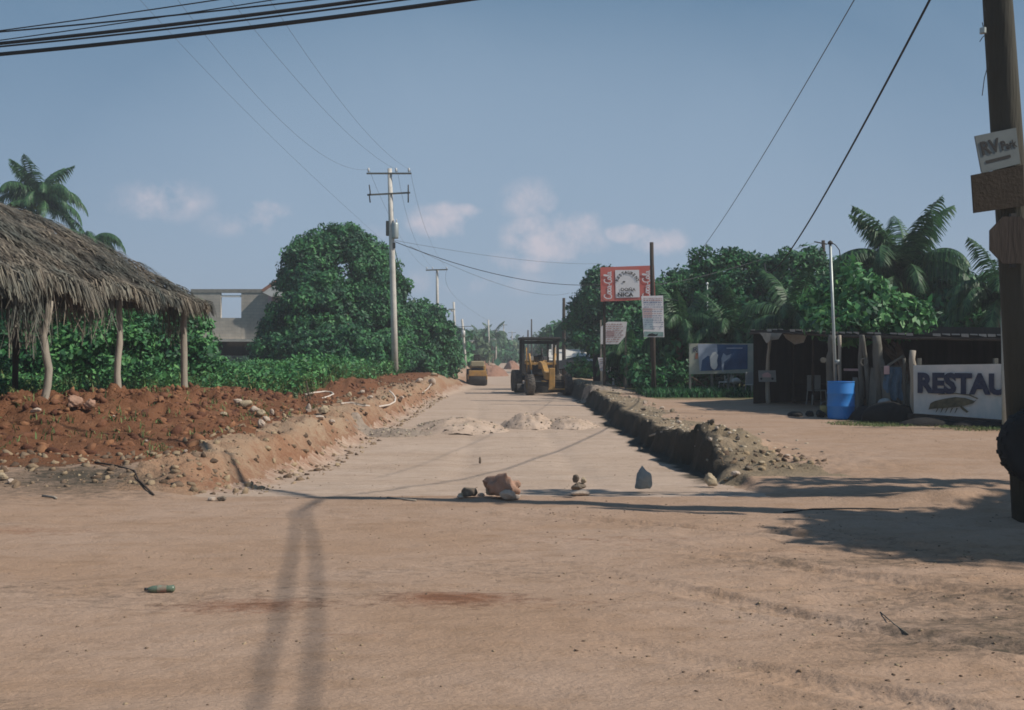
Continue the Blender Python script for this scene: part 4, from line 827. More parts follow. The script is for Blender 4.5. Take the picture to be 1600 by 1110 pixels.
w3((210, -10, 24), (415, 205, 36), (600, 378, 49), .004, 'lowest power line, meeting the pole below the transformer', G1, M_wire)
G2 = 'service cables leaving the tall concrete pole'
w3((617, 378, 49), (760, 425, 52), (940, 445, 58), .018, 'thick service cable sagging right from the tall pole', G2)
w3((617, 376, 49), (780, 402, 55), (940, 412, 66), .009, 'upper thin service cable going right from the tall pole', G2, M_wire)
w3((640, 385, 50), (760, 437, 56), (890, 458, 70), .009, 'lower thin service cable going right from the tall pole', G2, M_wire)
w3((616, 386, 49), (632, 440, 56), (652, 474, 66), .016, 'short cable dropping from the pole into the roadside trees', G2)
w3((577, 266, 49), (612, 345, 62), (667, 420, 96.8), .007, 'line from left insulator to the second pole', G2, M_wire)
w3((621, 266, 49), (638, 345, 64), (676, 420, 96.8), .007, 'line from middle insulator to the second pole', G2, M_wire)
w3((641, 266, 49), (662, 350, 66), (698, 420, 96.8), .007, 'line from right insulator to the second pole', G2, M_wire)
w3((699, 421, 97), (712, 465, 125), (763, 501, 150), .012, 'far line between the second pole and the lamp pole', G2, M_wire)
G3 = 'cables slanting down to the right-hand trees'
a = Vector((PT.x, PY, TOPZ - .15))
w3((1468, -30, 11.5), (1352, 190, 15.0), (1195, 412, 38), .017, 'thick black cable slanting down in front of the palm side sky', G3)
w3((1346, -20, 12.5), (1215, 205, 18.0), (1060, 428, 44), .008, 'thin cable slanting down left of the thick black one', G3, M_wire)
wire3(a, P(1500, -110, 10.6), P(1468, -30, 11.5), .017, 'upper run of the thick slanting cable at the leaning pole', G3)
w3((1020, 445, 35), (1060, 440, 38), (1272, 380, 44.8), .008, 'drooping line from the banner pole to the pole behind the pipe', G3, M_wire)
w3((940, 452, 60), (1000, 460, 40), (1060, 470, 36), .010, 'line passing behind the hanging white banner', G3, M_wire)
# two cables from the top of the near pole back over the street; their shadows lie on the dirt
kk = math.cos(SUN_EL) / math.sin(SUN_EL)
def over(px, Y, z):                               # the cable point at height z whose shadow falls on the street at pixel column px, depth Y
    x = (px - CX) / F * Y; return Vector((x + math.sin(SUN_AZ) * kk * z, Y + math.cos(SUN_AZ) * kk * z, z))
GC = 'cables running back over the street from the leaning pole'
for (q1, q2, q3, lab, r) in [((462, 9.7), (452, 7.0), (405, 4.4), 'left cable running from the leaning pole back over the street', .017), ((478, 9.7), (496, 7.0), (486, 4.4), 'right cable running from the leaning pole back over the street', .017)]:
    z = TOPZ - .2; A_, B_, C_ = over(*q1, z), over(*q2, z - .35), over(*q3, z - .45)
    D_ = C_ + (C_ - B_) * 2.2 + Vector((0, 0, .1)); pts = [a, A_, A_.lerp(B_, .5) + Vector((0, 0, -.02)), B_, B_.lerp(C_, .5), C_, C_.lerp(D_, .5), D_]
    tag(MB().tube([p - a for p in pts], r, 6).build('overhead_cable', M_cable, loc=a, smooth=True), lab, 'cable', GC)

# ---------------------------------------------------------------- open shack on the right
sb = Vector((9.0, 23, 0))
sh = thing('shack', sb, 'dark open shack of rough posts under a sagging black roof edge', 'shack')
def SL(px, py, Y): return P(px, py, Y) - sb
front = [(1172, 519, 29.5), (1215, 518, 28), (1262, 520, 26.5), (1310, 523, 25), (1365, 524, 23.6), (1427, 526, 22.4), (1500, 527, 21.6), (1570, 528, 20.9), (1720, 530, 19.6)]
fp = [SL(*q) for q in front]; mb = MB()
for i in range(len(fp) - 1):
    a, b = fp[i], fp[i + 1]; bk = Vector((5.2, 4.5, -.1)) 
    q = [a, b, b + bk, a + bk]; up = Vector((0, 0, .05)); mb.add(q + [v + up for v in q], [(0, 3, 2, 1), (4, 5, 6, 7), (0, 1, 5, 4), (2, 3, 7, 6)])
mb.build('roof', M_tarp, sh)
mb = MB()                                         # pale torn edge of the roofing sheets
rr = random.Random(4)
for i in range(len(fp) - 1):
    a, b = fp[i], fp[i + 1]; n = 5
    for k in range(n):
        if rr.random() < .22: continue
        p, q = a.lerp(b, k / n), a.lerp(b, (k + .85) / n); d = .03 + .05 * rr.random(); f = Vector((0, -.05, .075))
        MB().add([p + f, q + f, q + f + Vector((0, -.02, -d)), p + f + Vector((0, -.02, -d * rr.random() - .01))], [(0, 1, 2, 3)]).build('roof_edge', M_sheet, sh)
for x0, x1, d0 in ((1186, 1222, .22), (1222, 1262, .34), (1190, 1205, .3)):
    a, b = SL(x0, 520, 28.6), SL(x1, 521, 27.6); m = a.lerp(b, .5)
    MB().add([a, b, b.lerp(m, .3) + Vector((0, 0, -d0 * .8)), m + Vector((0, 0, -d0)), a.lerp(m, .3) + Vector((0, 0, -d0 * .5))], [(0, 1, 2, 3, 4)]).build('torn_sheet', M_sheet, sh)
bw = MB()
for i in range(len(fp) - 1):
    a = fp[i] + Vector((4.9, 4.2, .3)); b = fp[i + 1] + Vector((4.9, 4.2, .3)); bw.add([Vector((a.x, a.y, -.1)), Vector((b.x, b.y, -.1)), b, a], [(0, 1, 2, 3)])
bw.build('back_wall', M_wdark, sh)
MB().add([fp[0] + Vector((.1, 0, 0)), fp[0] + Vector((4.9, 4.2, .3)), Vector((fp[0].x + 4.9, fp[0].y + 4.2, -.1)), Vector((fp[0].x + .1, fp[0].y, -.1))], [(0, 1, 2, 3)]).build('side_wall', M_wdark, sh)
MB().tube([v + Vector((0, 0, -.04)) for v in fp], .04, 6).build('eave_beam', M_wdark, sh, smooth=True)
def post(pts, r, m=M_wood, lab=None, par=sh, org=sb, sq=False):
    pts = [P(*q) - org for q in pts]; pts[0].z = Hs(pts[0].x + org.x, pts[0].y + org.y) - org.z - .15
    if sq: o = MB().beam(pts[0], pts[-1], r * 2, r).build('post', m, par)
    else:
        n_ = 9; rq = random.Random(int(pts[0].x * 977)); fine = []
        for k in range(n_ + 1):
            u = k / n_ * (len(pts) - 1); i = min(int(u), len(pts) - 2); fine.append(pts[i].lerp(pts[i + 1], u - i) + Vector((rq.uniform(-.2, .2) * r, rq.uniform(-.15, .15) * r, 0)))
        o = MB().tube(fine, [r * rq.uniform(.78, 1.12) * (1 - .2 * k / n_) for k in range(n_ + 1)], 7).build('post', m, par, smooth=True)
    if lab: o['label'] = lab
    return o
post([(1201, 625, 29.5), (1199, 590, 29.5), (1201, 555, 29.3), (1204, 521, 29)], .07, M_wpale, 'crooked pale post with a small sign')
post([(1301, 650, 24.6), (1299, 600, 24.6), (1298, 560, 24.6), (1300, 524, 24.6)], .13, M_wood)
post([(1312, 650, 24.4), (1312, 600, 24.4), (1312, 524, 24.4)], .06, M_wpale)
post([(1345, 655, 23.3), (1347, 610, 23.3), (1344, 570, 23.3), (1346, 524, 23.2)], .07, M_wood); post([(1358, 655, 23.1), (1357, 600, 23.1), (1352, 560, 23.2), (1348, 524, 23.1)], .06, M_wood)
post([(1375, 655, 22.9), (1373, 590, 22.9), (1370, 525, 22.9)], .13, M_wood, 'broad grey plank'); post([(1388, 655, 22.5), (1383, 600, 22.7), (1372, 545, 22.9)], .10, M_wood)
post([(1429, 665, 21.8), (1427, 610, 21.8), (1425, 548, 21.9)], .09, M_wpale); post([(1413, 660, 22.2), (1413, 560, 22.2)], .04, M_wood)
post([(1330, 655, 23.8), (1330, 600, 23.8)], .05, M_wood); post([(1240, 625, 30), (1240, 522, 30)], .05, M_wdark); post([(1270, 630, 29), (1271, 522, 28)], .05, M_wdark)
def ring(c, R, r, m, name='ring'): MB().tube([Vector(c) + Vector((R * math.cos(a), 0, R * math.sin(a))) for a in [2 * math.pi * k / 20 for k in range(21)]], r, 6, caps=False).build(name, m, sh, smooth=True)
ring(SL(1350, 566, 22.9), .085, .02, M_wood); MB().lathe([(.001, 0), (.07, 0), (.07, .08), (.001, .08)], 16, SL(1287, 563, 24.3), 'Y').build('meter_box', M_wood, sh)
rk = random.Random(12)
for k in range(15):
    px = 1336 + k * 6.2 + rk.uniform(-1.5, 1.5); hh_ = rk.uniform(572, 606); MB().beam(SL(px, 652, 23.9), SL(px + rk.uniform(-2, 2), hh_, 23.9), rk.uniform(.07, .12), .018).build('plank', M_wood if rk.random() < .7 else M_wdark, sh)
for (x0, y0, x1, y1, Y) in ((1330, 598, 1428, 604, 23.7), (1386, 572, 1412, 556, 22.6), (1330, 634, 1424, 640, 23.7)): MB().beam(SL(x0, y0, Y), SL(x1, y1, Y), .03, .05).build('rail', M_wood, sh)
# planks leaning against the front, odds and ends in the shade
for i, (x0, y0, x1, y1, w_) in enumerate([(1362, 650, 1366, 575, .16), (1378, 650, 1380, 585, .18), (1394, 650, 1392, 600, .16), (1405, 655, 1401, 590, .10), (1338, 650, 1336, 590, .12), (1420, 655, 1418, 600, .1)]):
    MB().beam(SL(x0, y0, 22.7), SL(x1, y1, 23.0), w_, .02).build('plank', M_wood, sh)
def rowshelf(px0, px1, py, Y, m):
    MB().beam(SL(px0, py, Y), SL(px1, py, Y), .35, .05).build('shelf', m, sh)
rowshelf(1322, 1342, 578, 24.5, M_pink); rowshelf(1210, 1290, 600, 31, M_wdark)
ct = thing('hanging_cloth', P(1393, 575, 22.6), 'faded blue cloth hanging inside the shack between the planks', 'cloth'); V = []; n = 10
for j in range(9):
    for i in range(n):
        t_ = i / (n - 1); V.append((-.17 + .42 * t_ + .02 * math.sin(j), .05 * math.sin(t_ * 14 + j * .4), .02 - j * .095 * (1 + .06 * math.sin(i * 1.7))))
me = bpy.data.meshes.new('cloth'); me.from_pydata(V, [], [(j * n + i, j * n + i + 1, (j + 1) * n + i + 1, (j + 1) * n + i) for j in range(8) for i in range(n - 1)])
link('sheet', me, mat('faded_blue', (.10, .17, .24), .9, .3, 5), ct); MB().box((-.14, -.07, -.05), (.13, .02, .20)).build('patch', M_pink, ct, bevel=.03)
MB().box((.04, 0, .04), (.6, .02, .02)).build('hanger_bar', M_wood, ct)
# dark clutter along the foot of the shack
for i, (px, Y, w_, h_, lab) in enumerate([(1352, 22.5, .5, .22, 'dark heap of rubbish at the foot of the ringed post'), (1400, 21.9, .9, .34, 'dark rounded heap covered with tarpaulin below the blue cloth'), (1470, 20.9, .8, .12, 'low dark heap under the left half of the restaurant signboard'), (1550, 20.5, .8, .12, 'low dark heap under the right half of the restaurant signboard')]):
    c = gp(px, Y); V = rock_verts(ICO3[0], 70 + i, .3); V = V * np.array([w_, .35, h_ * 1.5]); V[:, 2] = np.maximum(V[:, 2], -.1)
    tag(link('rubbish_heap', npmesh('heap', V, ICO3[1], smooth=True), M_tarp, None, c), lab, 'rubbish heap')
    o = bpy.data.objects[-1] if False else None
for i, (px, py, Y) in enumerate([(1384, 632, 22.2)]):
    c = gp(px, Y); c.z = P(px, py, Y).z
    V = rock_verts(ICO3[0], 90 + i, .3) * np.array([.18, .12, .13]); tag(link('sack', npmesh('sack', V, ICO3[1], smooth=True), M_sgrey, None, c), ['grey sack lying on the tarpaulin heap', 'small grey bundle above the tarpaulin heap', 'grey bundle by the lower left corner of the restaurant signboard'][i], 'sack')

# restaurant signboard
bl, br_ = P(1428, 646, 21.6), P(1700, 666, 19.4); tl, tr2 = P(1427, 571, 21.6), P(1700, 567, 19.4)
M_sgn = mat('signboard_white', (.66, .63, .59), .75, .22, 2.2, color2=(.36, .42, .44), stretch=(1, 1, .5))
t, l, n = board('restaurant_signboard', [bl, br_, tr2, tl], .04, M_sgn, 'long white painted board with navy restaurant lettering and a lobster', loc=P(1500, 665, 20.9))
ux = (l[1] - l[0]).normalized(); ux = Vector((ux.x, ux.y, 0)).normalized(); uz = Vector((0, 0, 1))
org = P(1434, 612, 21.55) - t.location
text_obj('RESTAURANTE', .58, M_navy, t, org, ux, uz, bold=.055, sx=.90, push=.05)
def flat(par, org, ux, uz, pts, m, name, push, s=1.0):
    nrm = Vector(ux).cross(Vector(uz)); return MB().add([org + ux * (u * s) + uz * (v * s) + nrm * push for u, v in pts], [tuple(range(len(pts)))]).build(name, m, par)
lo = P(1452, 640, 21.4) - t.location; k = 21.0 / F   # one photo pixel here
M_lob = mat('lobster_brown', (.16, .14, .085), .8, .5, 9, color2=(.05, .055, .04))
flat(t, lo, ux, uz, [(0, 0), (3, 10), (10, 14), (24, 18), (40, 21), (55, 20), (68, 16), (72, 19), (66, 12), (50, 7), (38, 5), (22, 3), (10, 2)], M_lob, 'lobster_body', .055, k)
for i in range(5): flat(t, lo, ux, uz, [(14 + i * 7, 4), (16 + i * 7, 4), (12 + i * 7, -4), (11 + i * 7, -4)], M_lob, 'lobster_leg', .057, k)
flat(t, lo, ux, uz, [(46, 8), (50, 7), (60, -1), (57, -3), (50, 2)], M_lob, 'lobster_leg', .057, k)
flat(t, lo, ux, uz, [(72, 19), (60, 24), (40, 26), (15, 24), (15, 25.2), (40, 27.5), (62, 25.5), (74, 20)], M_lob, 'lobster_feeler', .057, k)
flat(t, P(1540, 642, 20.8) - t.location, ux, uz, [(0, 0), (14, 10), (26, 22), (46, 34), (46, 8), (30, 3), (50, -6), (20, -4)], mat('faded_navy', (.15, .21, .30), .8, .4, 3), 'blue_wave', .055, k)
MB().beam(bl - t.location + Vector((-.1, .08, -.06)), br_ - t.location + Vector((0, .08, -.06)), .12, .1).build('rail', M_wdark, t)
for px, Y in ((1440, 21.6), (1560, 20.6), (1660, 19.8)):
    c = P(px, 560, Y) - t.location; MB().beam(Vector((c.x, c.y + .12, Hs(P(px, 560, Y).x, Y) - t.location.z - .2)), Vector((c.x, c.y + .12, c.z)), .08, .08).build('leg', M_wood, t)
cu_ = P(1534, 568, 20.8); MB().tube([cu_, cu_ + Vector((.03, -.02, .06)), cu_ + Vector((.01, -.03, .12))], .02, 6)

# blue barrel and steel pipe
bc = gp(1314, 22.9); bar = thing('barrel', bc, 'bright blue plastic barrel standing by the steel pipe', 'barrel')
R = .31; prof = [(.001, .0), (R * .93, 0), (R * .97, .03), (R, .10), (R, .28), (R * 1.03, .30), (R * 1.03, .33), (R, .35), (R, .58), (R * 1.03, .60), (R * 1.03, .63), (R, .65), (R, .84), (R * .96, .875), (R * .96, .89), (R * .9, .89), (R * .9, .3), (.001, .3)]
MB().lathe(prof, 36).build('drum', M_blue, bar, smooth=True)
MB().tube([(R * .97 * math.cos(a), R * .97 * math.sin(a), .885) for a in [2 * math.pi * k / 36 for k in range(37)]], .014, 6, caps=False).build('rim', M_blue, bar, smooth=True)
sp = gp(1308, 24.0); st = thing('service_pipe', sp, 'tall thin galvanised pipe with a cable loop at its top behind the blue barrel', 'pipe')
tp = P(1297, 382, 24) - sp; MB().tube([(0, 0, -.2), tp * .5, tp], [.045, .04, .035], 8).build('pipe', M_steel, st, smooth=True)
MB().lathe([(.001, 0), (.07, 0), (.06, .06), (.001, .1)], 10, tp).build('weatherhead', M_mach, st, smooth=True)
MB().tube([tp + Vector((0, -.03, .05)), tp + Vector((.12, -.03, -.02)), tp + Vector((.22, -.03, -.15)), tp + Vector((.25, -.03, -.4))], .012, 6).build('cable_loop', M_cable, st, smooth=True)
MB().lathe([(.001, 0), (.08, 0), (.08, .12), (.001, .12)], 10, P(1308, 570, 24) - sp).build('coupling', M_steel, st, smooth=True)
for i, (px, Y, w_, h_) in enumerate([(1243, 23.6, .36, .13), (1265, 23.6, .26, .14), (1283, 23.4, .22, .17)]):
    c = gp(px, Y); V = rock_verts(ICO2[0], 110 + i, .15) * np.array([w_ * .55, .16, h_ * .7]); V[:, 2] += h_ * .4
    tag(link('dark_block', npmesh('block', V, ICO2[1]), M_tarp, None, c), ['flat dark block farthest left of the blue barrel', 'dark block in the middle of the three left of the barrel', 'dark block closest to the blue barrel'][i], 'block', 'dark blocks beside the barrel')
c = gp(1290, 23.8); bk = thing('bucket', c, 'yellowish bucket just behind the blue barrel', 'bucket'); MB().lathe([(.001, .01), (.11, .0), (.14, .26), (.13, .26), (.10, .02), (.001, .02)], 16).build('pail', mat('mustard', (.36, .30, .12), .7, .3, 5), bk, smooth=True)
MB().tube([(.14 * math.cos(a), 0, .26 + .10 * math.sin(a)) for a in [math.pi * k / 10 for k in range(11)]], .005, 5).build('handle', M_steel, bk)

# small sign nailed to the crooked post
t, l, n = board('small_board', [P(1186, 597, 29.3), P(1213, 597, 29.3), P(1212, 579, 29.3), P(1185, 579, 29.3)], .02, M_sgrey, 'small pale board with two dark dots on the crooked post')
for px in (1189.5, 1207): MB().lathe([(.001, .0), (.035, 0), (.035, -.01), (.001, -.012)], 12, P(px, 592, 29.27) - t.location, 'Y').build('dot', M_black, t)
flat(t, P(1192, 590, 29.27) - t.location, Vector((1, 0, 0)), Vector((0, 0, 1)), [(0, 0), (12, 0), (13, 4), (8, 8), (2, 7), (-2, 4)], M_pink, 'faded_print', .006, 29.3 / F)

# faded billboard
BY = 35.0; Xu, Zu = Vector((1, 0, 0)), Vector((0, 0, 1))
M_bb = mat('billboard_board', (.42, .39, .32), .85, .3, 3, color2=(.24, .30, .26)); M_bnr = mat('banner_blue', (.018, .045, .11), .6, .4, 1.3, color2=(.04, .11, .24)); M_lbl = mat('pale_blue', (.40, .46, .56), .7, .3, 4)
t, l, n = board('billboard', [P(1077, 585, BY), P(1177, 583, BY), P(1177, 537, BY), P(1077, 537, BY)], .05, M_bb, 'weathered billboard on posts with a blue banner pinned over it', 'billboard', loc=gp(1127, BY))
kb = BY / F
def at(px, py, Y=BY, tt=None): return P(px, py, Y) - (tt or t).location
flat(t, at(1094, 580), Xu, Zu, [(0, 0), (74, 3), (74, 41), (-4, 42)], M_bnr, 'banner', .012, kb)
flat(t, at(1094, 580), Xu, Zu, [(-4, 42), (26, 42), (27, 26), (20, 20), (12, 24), (3, 17), (1, 1), (-1, 0)], M_lbl, 'banner_print', .018, kb)
flat(t, at(1110, 577), Xu, Zu, [(0, 5), (2, 1), (6, -1), (9, 1), (11, 6), (10, 14), (12, 22), (8, 27), (3, 26), (-1, 18)], M_white, 'banner_print', .024, kb)
flat(t, at(1127, 566), Xu, Zu, [(0, 6), (3, 14), (8, 10), (16, 13), (13, 7), (4, 0), (3, -14), (5, -15), (1, -15)], M_lbl, 'banner_print', .024, kb)
for j, (x0, x1, y) in enumerate([(1135, 1160, 545), (1148, 1163, 553), (1132, 1158, 566), (1134, 1160, 573)]): flat(t, at(x0, y), Xu, Zu, [(0, 0), (x1 - x0, 0), (x1 - x0, 1.6), (0, 1.4)], M_lbl if j == 0 else M_bnr, 'banner_line', .022, kb)
text_obj('R', .24, M_navy, t, at(1083, 550), Xu, Zu, push=.012, bold=.03)
flat(t, at(1086, 561), Xu, Zu, [(0, 0), (4, 0), (5, 9), (1, 9)], mat('rust_red', (.26, .12, .08), .8), 'faded_mark', .012, kb)
for px in (1079, 1113, 1139, 1175): MB().beam(at(px, 620) + Vector((0, .09, -.1)), at(px, 537) + Vector((0, .09, 0)), .07, .08).build('leg', M_wpale if px < 1100 else M_wood, t)
c = P(1151, 592, 36.2); c.z -= .1; V = rock_verts(ICO3[0], 130, .25) * np.array([.17, .1, .13]); tag(link('plastic_bag', npmesh('bag', V, ICO3[1], smooth=True), M_white, None, c), 'white plastic bag hanging under the faded billboard', 'bag')

# white banner on the dark pole
M_ban = mat('banner_white', (.78, .76, .76), .7, .12, 5); M_dash = mat('faded_print_blue', (.25, .30, .42), .8, .3, 8); M_dashr = mat('faded_print_red', (.52, .33, .33), .8, .3, 8)
t, l, n = board('hanging_banner', [P(1006, 527, 34.8), P(1038, 527, 34.8), P(1036, 462, 34.8), P(1002, 463, 34.8)], .02, M_ban, 'tall white banner with rows of faded print on the dark pole', 'banner')
kk2 = 34.8 / F; rd = random.Random(9)
flat(t, P(1006, 515, 34.8) - t.location, Xu, Zu, [(0, 0), (15, 0), (14, 17), (-2, 17)], mat('pale_sea', (.42, .52, .56), .8, .2, 6), 'faded_panel', .004, kk2)
flat(t, P(1005, 497, 34.8) - t.location, Xu, Zu, [(0, 0), (14, 0), (14, 15), (-1, 15)], mat('pale_rose', (.60, .47, .46), .8, .2, 6), 'faded_panel', .004, kk2)
flat(t, P(1006.5, 526, 34.8) - t.location, Xu, Zu, [(0, 0), (30, 0), (30, 7), (0, 8)], mat('pale_green', (.27, .40, .38), .8, .3, 6), 'faded_panel', .004, kk2)
flat(t, P(1011, 525, 34.8) - t.location, Xu, Zu, [(0, 0), (3, 3), (8, 4), (14, 2), (17, 4), (16, 0), (10, -.6), (4, -.5)], M_black, 'fish_print', .008, kk2)
mbd, mbr = MB(), MB()
for row in range(15):
    y = 467 + row * 3.4; x = 1005 + (y - 462) * .05
    while x < 1034:
        w_ = rd.uniform(1, 4.5); b_ = P(x, y, 34.8) - t.location; h_ = (1.8 if row in (1, 2) else 1.1) * kk2
        if row < 12 or rd.random() < .5: (mbr if row in (0, 1, 5, 7) else mbd).add([b_ + Vector((0, -.008, 0)), b_ + Vector((w_ * kk2, -.008, 0)), b_ + Vector((w_ * kk2, -.008, h_)), b_ + Vector((0, -.008, h_))], [(0, 1, 2, 3)])
        x += w_ + rd.uniform(.5, 1.4)
tag(mbd.build('print_rows', M_dash, t), kind='stuff'); tag(mbr.build('print_rows', M_dashr, t), kind='stuff')

# red soft drink sign behind the pole
CY = 38.0; kc = CY / F
t, l, n = board('red_restaurant_sign', [P(939, 471.5, CY), P(1024, 468, CY), P(1022, 415, CY), P(938, 418, CY)], .08, M_red, 'large red soft drink sign with a white centre panel, high up', loc=gp(990, CY))
flat(t, at(962, 466, CY), Xu, Zu, [(0, 0), (37.5, 1.2), (36.5, 44), (-1, 43.6)], M_ban, 'centre_panel', .014, kc)
ar = 'RESTAURENT'
for i, ch in enumerate(ar):
    a = math.radians(164 - i * (148 / (len(ar) - 1))); cx_, cy_ = 980 + 14.5 * math.cos(a), 443 - 15 * math.sin(a); tx = Vector((math.sin(a), 0, -math.cos(a)))
    text_obj(ch, .155, M_black, t, at(cx_, cy_, CY) - tx * .05, tx, tx.cross(Vector((0, 1, 0))) * -1 if False else Vector((math.cos(a), 0, math.sin(a))), push=.03, bold=.03)
text_obj('DOÑA', .17, M_mach, t, at(969.5, 455, CY), Xu, Zu, push=.03, bold=.012, sx=1.15); text_obj('NICA', .215, M_black, t, at(964.5, 463.5, CY), Xu, Zu, push=.03, bold=.03, sx=1.2)
flat(t, at(972, 441, CY), Xu, Zu, [(0, 0), (2, 1.5), (5, 1), (4, -1), (1, -1)], M_black, 'emblem', .03, kc)
def ribbon(par, pts, w_, m, name, push):
    mb = MB(); pts = [Vector(p) for p in pts]
    for i in range(len(pts) - 1):
        a, b = pts[i], pts[i + 1]; d = (b - a).normalized(); s = Vector((-d.z, 0, d.x)) * w_ / 2; e = d * w_ * .25; f = Vector((0, -push - .0004 * i, 0))
        mb.add([a - s - e + f, b - s + e + f, b + s + e + f, a + s - e + f], [(0, 1, 2, 3)])
    return mb.build(name, m, par)
def smooth_pts(ctrl, n=6):
    out_ = []; c = [ctrl[0]] + ctrl + [ctrl[-1]]
    for i in range(1, len(c) - 2):
        for k in range(n):
            t_ = k / n; out_.append(tuple(.5 * (2 * c[i][j] + (c[i + 1][j] - c[i - 1][j]) * t_ + (2 * c[i - 1][j] - 5 * c[i][j] + 4 * c[i + 1][j] - c[i + 2][j]) * t_ ** 2 + (3 * c[i][j] - c[i - 1][j] - 3 * c[i + 1][j] + c[i + 2][j]) * t_ ** 3) for j in (0, 1)))
    return out_ + [ctrl[-1]]
# script lettering: strokes in a (along, across) frame, read upwards
SCR = [[(6.2, 8.2), (4.8, 9.3), (2.4, 8.6), (.6, 5.6), (.8, 2.2), (3.2, .7), (6.0, 1.6), (7.2, 2.6)], [(9.6, 5.2), (8.0, 5.2), (7.4, 3), (8.2, 1.4), (9.8, 1.6), (10.6, 3.4), (9.6, 5.2), (11.4, 4.8)],
       [(14.2, 4.6), (12.6, 5.2), (11.4, 3.2), (12.2, 1.4), (14, 1.8), (15, 2.8)], [(18, 4.6), (16.6, 5.2), (15.4, 3.4), (15.8, 1.5), (17.4, 2), (18.2, 4.6), (18, 1.6), (19.2, 1.5)], [(20, 3.2), (22.4, 3.8)],
       [(28.4, 8.6), (26.6, 9.4), (24, 8), (23, 5), (23.6, 2), (25.6, .8), (28, 2)], [(30.2, 5.2), (28.8, 4.8), (28.4, 2.8), (29.4, 1.4), (31, 2), (31.4, 4), (30.2, 5.2)], [(32.4, 2), (34.6, 6.5), (34.8, 9.4), (33.6, 9), (33.2, 5), (33.6, 1.6), (35, 1.6)],
       [(38, 4.6), (36.6, 5), (35.8, 3.2), (36.4, 1.5), (37.6, 2.2), (38.2, 4.6), (38.2, 1.8), (39.6, 1.6)]]
for sx0, sy0, kx in ((956.5, 467.5, 1.08), (1016.5, 466, 1.08)):
    for st_ in SCR: ribbon(t, [at(sx0 - 1.35 * v, sy0 - kx * u, CY) for u, v in smooth_pts(st_)], .038, M_ban, 'script_stroke', .016 + .0004)
for px, pyb in ((945, 600), (1019, 600)): MB().beam(at(px, 612, CY) + Vector((0, .2, 0)), at(px, 414 + 3, CY) + Vector((0, .2, 0)), .1, .1).build('leg', M_wdark, t)
MB().beam(at(938, 430, CY) + Vector((0, .13, 0)), at(1022, 428, CY) + Vector((0, .13, 0)), .06, .06).build('crossbar', M_wdark, t)
# small white sign and post sign
WY = 41.0; kw = WY / F
t = thing('clipped_corner_sign', gp(958, WY), 'white sign with one clipped corner and faded print, left of the hanging banner', 'sign')
MB().prism([(938.5, 538), (966, 538), (977, 526), (980, 503), (950, 503), (938.5, 511)], .04, lambda u, v, w: P(u, v, WY) - t.location + Vector((0, w, 0))).build('panel', M_ban, t)
mbd = MB()
for row in range(9):
    y = 507.5 + row * 3.4; x = 944 + rd.uniform(0, 3)
    while x < 972 - row * .6:
        w_ = rd.uniform(1, 5); b_ = at(x, y, WY); mbd.add([b_ + Vector((0, -.01, 0)), b_ + Vector((w_ * kw, -.01, 0)), b_ + Vector((w_ * kw, -.01, 1.3 * kw)), b_ + Vector((0, -.01, 1.3 * kw))], [(0, 1, 2, 3)]); x += w_ + rd.uniform(.6, 2)
tag(mbd.build('print_rows', M_dashr, t), kind='stuff')
flat(t, at(948, 526, WY), Xu, Zu, [(0, 0), (12, 0), (12, 9), (0, 9)], mat('pale_rose2', (.52, .40, .40), .8), 'faded_panel', .006, kw)
MB().beam(at(940, 612, WY) + Vector((0, .08, 0)), at(939, 500, WY) + Vector((0, .08, 0)), .06, .06).build('leg', M_wpale, t); MB().beam(at(978, 612, WY) + Vector((0, .08, 0)), at(978, 505, WY) + Vector((0, .08, 0)), .06, .06).build('leg', M_wood, t)
t, l, n = board('post_sign', [P(938, 580, 40), P(946, 580, 40), P(947, 559, 40), P(934, 559, 40)], .02, M_ban, 'narrow white sign on a stub post at the head of the spoil bank', loc=gp(942, 40))
for i in range(5): flat(t, at(936.5 + .25 * i, 562.6 + i * 3.3, 40), Xu, Zu, [(0, 0), (8.6 - .4 * i, 0), (8.6 - .4 * i, .9), (0, .9)], M_dashr, 'faded_print', .006, 40 / F)
MB().beam(at(942, 612, 40), at(942, 578, 40) + Vector((0, .04, 0)), .08, .06).build('stub_post', M_wpale, t)

# low grey roofed building, shelters behind the bank
gb = gp(905, 80); gb.z = Hs(gb.x, 80); t = thing('low_building', gb, 'low building with a long pale sheet roof behind the grader', 'building'); a80 = lambda px, py, Y=80: P(px, py, Y) - gb
MB().add([a80(856, 563, 78), a80(936, 566, 78), a80(925, 548, 84), a80(858, 546, 84)], [(0, 1, 2, 3)]).build('roof', M_conc, t)
MB().beam(a80(858, 547.5, 83.9), a80(915, 547.5, 83.9), .1, .16).build('fascia', M_white, t); MB().box(a80(880, 580, 84) + Vector((0, 0, 0)), (6, .2, 2.6)).build('wall', M_block, t)
MB().box(a80(867, 547, 79), (.55, .3, .9)).build('white_panel', M_white, t, bevel=.02)
t = thing('awning', gp(905, 66), 'black awning sheet sloping over the roadside right of the grader', 'awning'); aw = lambda px, py, Y: P(px, py, Y) - t.location
MB().add([aw(868, 578, 64), aw(932, 568, 64), aw(896, 558, 69), aw(868, 566, 69), aw(868, 580, 64.1), aw(932, 570, 64.1)], [(0, 1, 2, 3), (0, 1, 5, 4)]).build('sheet', M_tarp, t)
for px in (872, 900, 930): MB().tube([aw(px, 605, 64.2), aw(px, 571, 64.2)], .05, 6).build('post', M_wdark, t)
